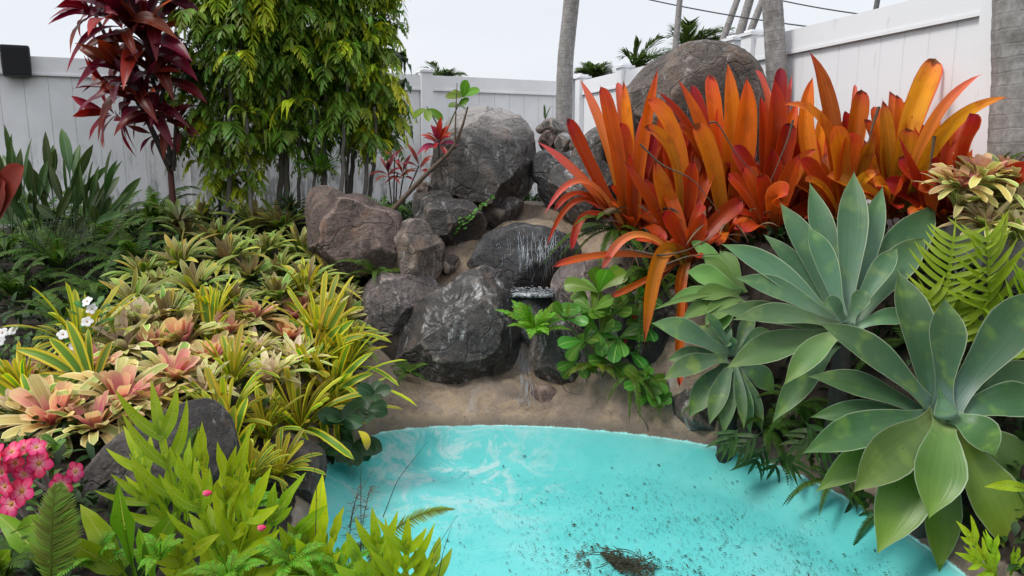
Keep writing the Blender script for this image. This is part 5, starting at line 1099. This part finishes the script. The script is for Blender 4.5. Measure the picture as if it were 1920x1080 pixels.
wart('lime wart fern with long lobes in the centre of the foreground', [((420, 1090), (465, 822), 90, 2, 36, .55, -.05), ((430, 1100), (500, 895), 90, 2, 38, .5), ((430, 1090), (340, 870), 90, 2, 34, .6), ((450, 1100), (560, 905), 80, 2, 36, .45), ((440, 1110), (395, 960), 70, 2, 40, .55), ((470, 1110), (600, 960), 60, 1, 36, .4), ((460, 1120), (500, 1000), 70, 2, 40, .5), ((420, 1000), (440, 850), 40, 1, 26, .7), ((410, 1120), (310, 1010), 70, 2, 36, .5), ((480, 1120), (450, 930), 60, 2, 36, .35)], 2.0, fill=12, fx=(330, 640, 980, 1110))
wart('lime wart fern with yellowing pointed blade at the pool side', [((590, 1120), (605, 888), 60, 0, 40, .95, .05), ((600, 1120), (640, 965), 60, 1, 36, .9), ((580, 1120), (580, 985), 70, 2, 38, .5), ((610, 1130), (560, 1020), 60, 2, 38, .5), ((620, 1140), (655, 1015), 60, 1, 36, .6), ((590, 1130), (530, 1000), 60, 1, 36, .45)], 1.95, fill=10, fx=(520, 680, 1000, 1120))
wart('lime wart fern with deeply cut fronds over the turquoise water', [((725, 1140), (700, 968), 75, 2, 30, .8, .0), ((760, 1140), (765, 985), 85, 3, 30, .55, -.05), ((790, 1150), (822, 1018), 60, 1, 34, .6), ((700, 1150), (655, 1010), 60, 1, 34, .6), ((800, 1150), (780, 1040), 50, 1, 32, .55), ((745, 1150), (725, 1030), 60, 2, 34, .4)], 1.85, fill=3, fx=(660, 790, 1040, 1130))
for (px, py, Y, L, n, lab) in ((180, 1060, 1.95, 110, 9, 'small lime fern tuft between the smooth dark blades'), (300, 1050, 1.85, 100, 9, 'small lime fern tuft below the pink bud'), (430, 1090, 1.8, 110, 10, 'small lime fern tuft in the centre of the foreground'), (540, 1060, 1.85, 110, 10, 'small lime fern tuft left of the yellowing pointed blade'), (640, 1090, 1.85, 110, 9, 'small lime fern tuft below the feathery seed heads'), (470, 960, 2.3, 100, 9, 'pale fern tuft beside the brown pool edge rock')):
    fern(lab, px, py, L, n, Y=Y, w=.16, el=(.3, 1.3), hue=(.45, .8), nn=18, mat=BF, group='small fern tufts among the foreground wart ferns')
fern('yellowish sword fern frond reaching out over the water', 720, 1010, 170, 1, Y=1.98, az=(.1, .15), el=(.45, .5), droop=.15, w=.17, hue=(.75, .85), nn=30)
fern('dark drooping fern beside the deeply cut lime fronds', 690, 1020, 90, 6, Y=2.05, az=(-2.9, 0), el=(-.3, .5), droop=.5, w=.18, hue=(.0, .3), nn=18)
fern('upright sword fern before the desert rose in the lower left', 95, 1090, 190, 3, Y=1.85, az=(1.3, 1.75), el=(1.2, 1.4), droop=.05, w=.27, hue=(.62, .78), nn=30)
fern('sword fern in the bottom left corner', 10, 1090, 150, 6, Y=1.95, w=.2, el=(.3, 1.2), hue=(.1, .5), nn=24)
fern('dark narrow fern below the pink flowers', 110, 1010, 120, 8, Y=2.2, w=.13, el=(.2, 1.2), hue=(.1, .4), nn=24)
fern('narrow dark fern hanging beside the yellow edged bromeliad', 372, 800, 90, 4, Y=2.75, az=(-2, -.8), el=(-1.2, -.3), w=.12, hue=(.1, .4))
wart('bright lime fern with slender lobes filling the right edge', [((1755, 660), (1793, 398), 95, 9, 11, .5, .1), ((1850, 680), (1845, 392), 120, 9, 13, .5, .0), ((1930, 700), (1935, 420), 110, 8, 13, .5, .0), ((1870, 690), (1960, 500), 100, 6, 18, .5, -.05), ((1790, 690), (1720, 520), 80, 6, 14, .4, .05), ((1820, 720), (1900, 590), 90, 5, 18, .5, -.05), ((1800, 700), (1790, 540), 90, 6, 16, .4)], 3.35, mat=LFP, group='lime ferns of the right bank', fill=0)
wart('small lime fern under the large agave at the right edge', [((1860, 1075), (1800, 985), 40, 2, 20), ((1870, 1085), (1850, 1000), 40, 2, 22), ((1880, 1090), (1800, 1040), 40, 2, 20), ((1950, 925), (1845, 913), 0, 0, 22, .8, -.1), ((1890, 1090), (1910, 1030), 30, 1, 20)], 2.5, mat=LF, group='lime ferns of the right bank', fill=0)
# dark hand-shaped leaves at the right waterline
PAL = leafmat('dark_hand_leaf', [(0, (.02, .05, .012)), (1, (.05, .10, .02))], rough=.4, trans=.2, var=.6)
wart('dark hand shaped leaves hanging over the pool rim below the small agave', [((1430, 810), (1372, 855), 50, 3, 12), ((1440, 830), (1405, 885), 50, 3, 12), ((1460, 840), (1500, 895), 50, 3, 12), ((1470, 850), (1440, 895), 40, 2, 12), ((1390, 800), (1345, 850), 40, 3, 11), ((1500, 830), (1530, 880), 40, 2, 12)], 3.55, mat=PAL, group='dark leaves along the right waterline', fill=0)
wart('dark leaves between the pool rim and the large agave', [((1560, 860), (1640, 980), 40, 2, 16), ((1620, 900), (1600, 1000), 40, 2, 16), ((1500, 780), (1560, 870), 50, 3, 14), ((1540, 800), (1480, 850), 50, 3, 14), ((1640, 960), (1690, 1030), 30, 1, 16)], 3.25, mat=PAL, group='dark leaves along the right waterline', fill=0)

for (px, py, Y, L, n, lab) in ((1440, 800, 3.75, 110, 12, 'dark fern in the gap between the small agave and the large one'), (1500, 760, 3.6, 110, 12, 'dark fern under the pale sage agave'), (1560, 900, 3.3, 90, 10, 'dark fern at the waterline left of the large agave'), (1650, 960, 3.15, 80, 9, 'dark fern hidden under the large agave leaves'), (1330, 760, 3.95, 80, 8, 'dark fern left below the small agave'), (1700, 640, 3.5, 130, 12, 'dark fern between the pale and the large agave')):
    fern(lab, px, py, L, n, Y=Y, w=.12, el=(-.7, .9), hue=(0, .12), group='dark ferns of the right bank')
# ------------------------------------------------------------------ leafy bushes
GB = leafmat('bush_leaf', [(0, (.075, .19, .025)), (1, (.10, .25, .03))], rough=.28, trans=.32, var=.45, mid=((.25, .38, .08), .10), streak=.12, hue=[(0, (.45, .6, .7)), (.5, (1, 1, 1)), (1, (1.7, 1.25, .9))])
DG = leafmat('dark_round_leaf', [(0, (.02, .055, .02)), (1, (.035, .085, .03))], rough=.35, trans=.2, var=.5, mid=((.06, .12, .05), .1))
def bush(label, Y, heads, stems, mat, prof='obov', name='leafy_bush', cat='bush', w=.235, base=None):
    b = P(base[0], base[1], Y); T = thing(name, b, label, cat)
    for a, b_, c_, d_ in stems:
        m = M(); p0, p1 = P(a, b_, Y + .1), P(c_, d_, Y); m.tube(bez(p0, (p0 + p1) / 2 + [0, 0, .03], p1, 6), [.007, .0065, .006, .0055, .005, .0045, .004], 6); m.obj('stem', plain('green_stem', (.10, .14, .04), .6), T)
    m = M()
    for (px, py, Lp, n, lo, hi, hue) in heads:
        c = P(px, py, Y + rng.uniform(-.06, .06)); L = Lp / 1400 * Y
        for k in range(n):
            a = k * 2.4 + rng.random() * .5; e = rng.uniform(lo, hi); d = rdir(a, e); l = L * rng.uniform(.75, 1.1)
            blade(m, c, c + d * l * .5 + UP * l * .08, c + d * l - UP * l * .08, w * l, nrm(UP * .6 - d * .5 + [rng.uniform(-.3, .3), -.75, 0]), 9, 2, prof, .15, .05, rnd=min(1, max(0, hue + rng.uniform(-.25, .25))), aux=rng.random())
    m.obj('foliage', mat, T); return T
bush('glossy green bush with spoon shaped leaves beside the water trickle', 4.4, [(1122, 548, 72, 7, .2, 1.3, .85), (1110, 585, 62, 7, -.2, 1.0, .75), (1150, 590, 50, 6, .0, 1.2, .6), (1125, 625, 62, 8, -.6, .8, .45), (1095, 640, 60, 7, -.9, .6, .3), (1160, 635, 62, 8, -.7, .7, .35), (1060, 600, 50, 6, -.3, .9, .6), (1180, 660, 56, 7, -.6, .6, .25), (1080, 680, 50, 6, -1.0, .3, .2), (1145, 680, 52, 7, -.8, .5, .25), (1210, 610, 55, 6, -.5, .7, .1), (1195, 560, 55, 6, -.2, .9, .1)],
     [(1130, 730, 1122, 548), (1120, 700, 1060, 600), (1140, 720, 1180, 650), (1120, 700, 1095, 640)], GB, base=(1130, 720))
bush('small rosette bush with round glossy leaves low on the cement bank', 4.2, [(1207, 722, 52, 12, -.7, 1.0, .55), (1222, 745, 46, 8, -.8, .6, .45)], [(1215, 780, 1207, 722)], GB, base=(1215, 775))
bush('dark round leaved plant hanging to the water under the striped bromeliads', 3.75, [(640, 790, 52, 9, -1.0, .6, .4), (690, 770, 50, 8, -.9, .6, .5), (665, 830, 52, 9, -1.2, .3, .3), (625, 835, 48, 7, -1.2, .2, .3), (700, 740, 40, 6, -.5, .8, .6)], [(640, 760, 665, 830), (620, 770, 690, 775)], DG, 'ovate', name='round_leaf_plant', cat='plant', w=.34, base=(630, 770))
m = M(); c = P(672, 808, 3.55); blade(m, c, P(690, 815, 3.5), P(688, 845, 3.5), .024, nrm([.7, -.7, .5]), 8, 2, 'ovate', .1, rnd=.5, aux=.8)
o = m.obj('fallen_leaf', leafmat('yellow_leaf', [(0, (.45, .36, .03)), (.6, (.62, .42, .03)), (1, (.45, .25, .12))], rough=.4, trans=.3), None, c); tag(o, 'round yellow leaf hanging among the dark round leaves at the water', 'leaf')
bush('sprig of fresh green leaves at the upper left of the largest boulder', 5.9, [(868, 182, 34, 5, -.3, 1.2, 1), (800, 205, 34, 3, -.9, .4, 1), (862, 200, 30, 4, -.3, .8, .8)], [(835, 265, 800, 200), (830, 265, 866, 185)], GB, 'ovate', name='sapling', cat='sapling', w=.26, base=(832, 270))
for px, py, tx, ty, lab in ((852, 420, 925, 368, 'little creeping vine across the wedge boulder'),):
    T = thing('creeping_vine', P(px, py, 5.55), lab, 'vine'); m = M(); C = bez(P(px - 5, py + 10, 5.55), P(890, 405, 5.5), P(tx, ty, 5.75), 16); m.tube(C, .003, 4, b=.4); 
    m2 = M()
    for i, c in enumerate(C):
        for s_ in range(8 if i < 6 else 3):
            d = rdir(rng.random() * 6.28, rng.uniform(-.3, .8)) * rng.uniform(.02, .045); cc = c + np.array([rng.uniform(-.05, .05) if i < 6 else 0, 0, rng.uniform(-.04, .04) if i < 6 else 0]); blade(m2, cc, cc + d * .5, cc + d, .009, [0, -.8, .5], 4, 1, 'lance', .2, rnd=.5, aux=rng.random())
    m.obj('stem', BD, T); m2.obj('foliage', GB, T)
m = M()
# ------------------------------------------------------------------ white vinca and pink desert rose
VW = leafmat('white_petal', [(0, (.75, .6, .65)), (.2, (.80, .80, .82)), (1, (.82, .82, .84))], rough=.6, trans=.3, var=.1, streak=.1)
PKP = leafmat('pink_petal', [(0, (.75, .42, .20)), (.18, (.80, .36, .38)), (.45, (.78, .13, .25)), (.9, (.74, .05, .18)), (1, (.68, .02, .12))], margin=(.66, .012, .11), mw=.72, ms=.08, rough=.5, trans=.3, var=.2, streak=.3, hs=.01)
YC = plain('flower_throat', (.45, .22, .03), .6)
def flower(name, T, c, ax, r, mat, rot=0, tube=False, wf_=.42):
    ax = nrm(ax); a1 = nrm(np.cross(ax, [.1, .2, 1])); a2 = np.cross(ax, a1); m = M()
    for k in range(5):
        a = rot + k * 1.2566; o = a1 * math.cos(a) + a2 * math.sin(a)
        blade(m, c + o * r * .08 - ax * r * .1, c + o * r * .5 + ax * r * .12, c + o * r * rng.uniform(.95, 1.05) + ax * r * rng.uniform(-.1, .08), r * wf_, ax, 9, 3, 'petal', .04, -.05, rnd=rng.random(), aux=rng.random(), wav=.08)
    if tube: m.tube([c - ax * r * .9, c - ax * r * .5, c - ax * r * .05], [r * .10, r * .17, r * .22], 8, b=.5)
    f = m.obj(name, mat, T)
    m = M(); m.tube([c - ax * r * .1, c + ax * r * .0, c + ax * r * .03], [r * .16, r * .13, r * .02], 8); m.obj('throat', YC, f)
VL = leafmat('vinca_leaf', [(0, (.05, .13, .02)), (1, (.09, .20, .03))], rough=.35, trans=.3, var=.5, mid=((.2, .3, .1), .1))
def vinca(label, px, py, Y, fl):
    b = P(px, py, Y); T = thing('vinca_plant', b, label, 'flower', 'white flowers of the left bed'); m = M(); ms = M()
    for k in range(36):
        c = b + np.array([rng.uniform(-.1, .1), rng.uniform(-.06, .08), rng.uniform(-.12, .08)]); d = rdir(rng.random() * 6.28, rng.uniform(-.2, .8)); l = rng.uniform(.035, .06)
        blade(m, c, c + d * l * .5 + UP * .006, c + d * l, l * .28, nrm(UP - d * .3 + [0, -.4, 0]), 5, 1, 'ovate', .2, rnd=.5, aux=rng.random())
        if k % 6 == 0: ms.tube(bez(b - UP * .15, (b + c) / 2, c, 4), .002, 4)
    m.obj('foliage', VL, T); ms.obj('stem', BD, T)
    for (x, y) in fl: flower('flower', T, P(x, y, Y - .08), (rng.uniform(-.3, .3), -.7, .6), .030, VW, rng.random())
vinca('vinca with three white flowers stacked above the long striped leaves', 175, 600, 3.75, [(163, 565), (172, 579), (163, 603)])
vinca('vinca with white flowers at the left picture edge', 15, 650, 3.7, [(4, 624), (24, 619), (-2, 640)])
vinca('vinca with small white flowers behind the long arching striped leaf', 130, 645, 3.7, [(118, 627), (138, 650)])
vinca('vinca with a white flower low at the left picture edge', 10, 775, 3.2, [(9, 757)])
b = P(60, 1010, 2.3); T = thing('desert_rose', b, 'desert rose with bright pink flowers in the lower left corner', 'flowering shrub')
for pts, r in (([(60, 1060), (62, 990), (90, 940), (95, 905)], .012), ([(62, 1000), (40, 950), (40, 900)], .010), ([(85, 945), (110, 930), (120, 905)], .008), ([(70, 985), (30, 960), (10, 930)], .008), ([(92, 915), (80, 880), (75, 850)], .008), ([(90, 920), (60, 900), (20, 860)], .007)):
    m = M(); q = np.array([P(x, y, 2.3) for x, y in pts]); tt = np.linspace(0, len(q) - 1, 9); C = np.stack([np.interp(tt, range(len(q)), q[:, i]) for i in range(3)], 1); m.tube(C, np.linspace(r, r * .7, 9), 8); m.obj('stem', BR, T)
for (x, y, r, ax) in ((72, 869, 29, (.1, -1, .3)), (28, 868, 24, (-.2, -1, .2)), (115, 908, 24, (.2, -1, .1)), (40, 921, 29, (-.1, -1, .4)), (20, 945, 29, (-.2, -1, .5)), (2, 885, 27, (-.5, -1, .2)), (45, 838, 22, (0, -.6, .9)), (22, 846, 24, (-.3, -.7, .8)), (68, 838, 20, (.4, -.6, .8)), (-8, 850, 26, (-.5, -.7, .5)), (142, 884, 22, (1, -.25, .35)), (8, 912, 24, (-.3, -1, .1)), (45, 890, 22, (.1, -1, -.2))):
    flower('flower', T, P(x, y, 2.2 + rng.uniform(-.05, .04)), ax, r / 1400 * 2.2, PKP, rng.random(), True)
m = M()
for k in range(26):
    c = P(rng.uniform(0, 130), rng.uniform(820, 960), 2.36); d = rdir(rng.random() * 6.28, rng.uniform(-.1, .9)); l = rng.uniform(.05, .08)
    blade(m, c, c + d * l * .5 + UP * .006, c + d * l, l * .2, nrm(UP - d * .3 + [0, -.4, 0]), 6, 1, 'obov', .2, rnd=.5, aux=rng.random())
for k in range(9):
    c = P(rng.choice([95, 100, 60, 30]), rng.uniform(835, 900), 2.28); e = c + np.array([rng.uniform(-.02, .06), -.02, rng.uniform(.02, .06)]); blade(m, c, (c + e) / 2 + [.01, 0, .01], e, .010, [0, -.8, .5], 6, 1, 'obov', .2, rnd=.5, aux=.5)
m.obj('foliage', GB, T)
for x, y, lab in ((388, 925, 'pink bud half hidden in the lime wart ferns'), (490, 990, 'tiny round pink bud in front of the lime wart ferns')):
    m = M(); c = P(x, y, 1.85); m.tube([c - [0.010, 0, .006], c - [.006, 0, .001], c, c + [.008, 0, .002], c + [.014, 0, .002]], [.001, .008, .009, .006, .0008], 10); tag(m.obj('flower_bud', PKP, None, c), lab, 'bud')
# ------------------------------------------------------------------ wiry grass stalks over the pool
gg = 'wiry grass stalks over the pool'
WS = plain('wiry', (.05, .045, .03), .7)
for pts, lab in (([(590, 1060), (594, 900), (578, 820)], 'wiry stalk in front of the brown pool edge rock'), ([(718, 970), (745, 900), (800, 830)], 'wiry stalk arching to the right over the pool'), ([(678, 1080), (676, 900), (679, 850)], 'wiry vertical stalk left of the yellowish fern frond'), ([(790, 1090), (810, 1040), (858, 965)], 'wiry stalk right of the deeply cut lime fronds'), ([(820, 1090), (832, 1030), (848, 985)], 'short wiry stalk farthest right over the pool'), ([(655, 990), (665, 940), (700, 880)], 'feathery seed stalk stem over the pool')):
    twig(lab, pts, 1.9, .0012, 'grass_stalk', WS, 'stalk', gg)
for px, lab in ((662, 'feathery grey seed head over the turquoise water'), (684, 'smaller feathery seed head right of the other')):
    T = thing('seed_grass', P(px, 1020, 2.0), lab, 'grass'); m = M(); b = P(px - 8, 1060, 2.0); e = P(px + 12, 912, 2.0); C = bez(b, (b + e) / 2 + [-.02, 0, 0], e, 20); m.tube(C, .0012, 4)
    for i in range(6, 21):
        for s_ in range(4):
            d = rdir(rng.random() * 6.28, rng.uniform(-.2, .6)) * rng.uniform(.012, .035); m.tube([C[i], C[i] + d * .6, C[i] + d], [.0005, .0008, .0004], 3)
    m.obj('seed_head', DRY, T)
for px, pts, lab in ((0, [(1195, 770), (1215, 800), (1212, 838)], 'thin stem dangling from the bank fern to the water'), (0, [(1310, 790), (1290, 830), (1280, 858)], 'thin stem dangling below the small agave'), (0, [(1045, 700), (1060, 735), (1100, 742)], 'curved root over the round dark boulder')):
    twig(lab, pts, 4.15 if pts[0][0] > 1100 else 4.45, .003, 'trailing_stem', WS, 'stem', 'thin trailing stems on the cement bank')

# ------------------------------------------------------------------ ground cover that closes the beds
GC = leafmat('ground_leaves', [(0, (.012, .03, .008)), (1, (.035, .07, .016))], rough=.5, trans=.2, var=.8)
m = M(); k = 0
while k < 15000:
    zone = rng.random()
    if zone < .45: x, y = rng.uniform(-4.4, -.9), rng.uniform(1.3, 7.4)
    elif zone < .8: x, y = rng.uniform(.75, 3.2), rng.uniform(2.2, 6.4)
    else: x, y = rng.uniform(-1.6, .9), rng.uniform(5.9, 8.8)
    s = float(sdist([x], [y])[0])
    if s < (.05 if x > 1.15 else .18) or (abs(x - .02) < .75 and 4.0 < y < 6.7) or (s < .5 and 4.0 < y and x < 1.6 and x > -.6): k += 0; continue
    z = fh(x, y); c = np.array([x, y, z + rng.uniform(0, .07)]); d = rdir(rng.random() * 6.28, rng.uniform(-.1, 1.2)); l = rng.uniform(.04, .13)
    blade(m, c, c + d * l * .5 + UP * l * .15, c + d * l - UP * l * .1, l * rng.uniform(.1, .25), nrm(UP - d * .3), 4, 1, 'lance', .2, rnd=rng.random(), aux=rng.random()); k += 1
tag(m.obj('ground_cover', GC), 'dark leafy ground cover between the planted beds', 'ground cover', kind='stuff')

m = M()
for k in range(1100):
    x, y = rng.uniform(-.75, 1.0), rng.uniform(4.0, 5.2); sd1 = float(sdist([x], [y])[0])
    if sd1 < .03 or noise.noise(Vector((x * 4, y * 4, 2))) < -.05: continue
    z = gh(x, y) + .004 + .02; s_ = rng.uniform(.004, .019); flake(m, x, y, z, s_, rng.random(), .4)
tag(m.obj('bank_litter', DRY), 'scattered leaf crumbs and grit on the tan cement bank', 'debris', kind='stuff')
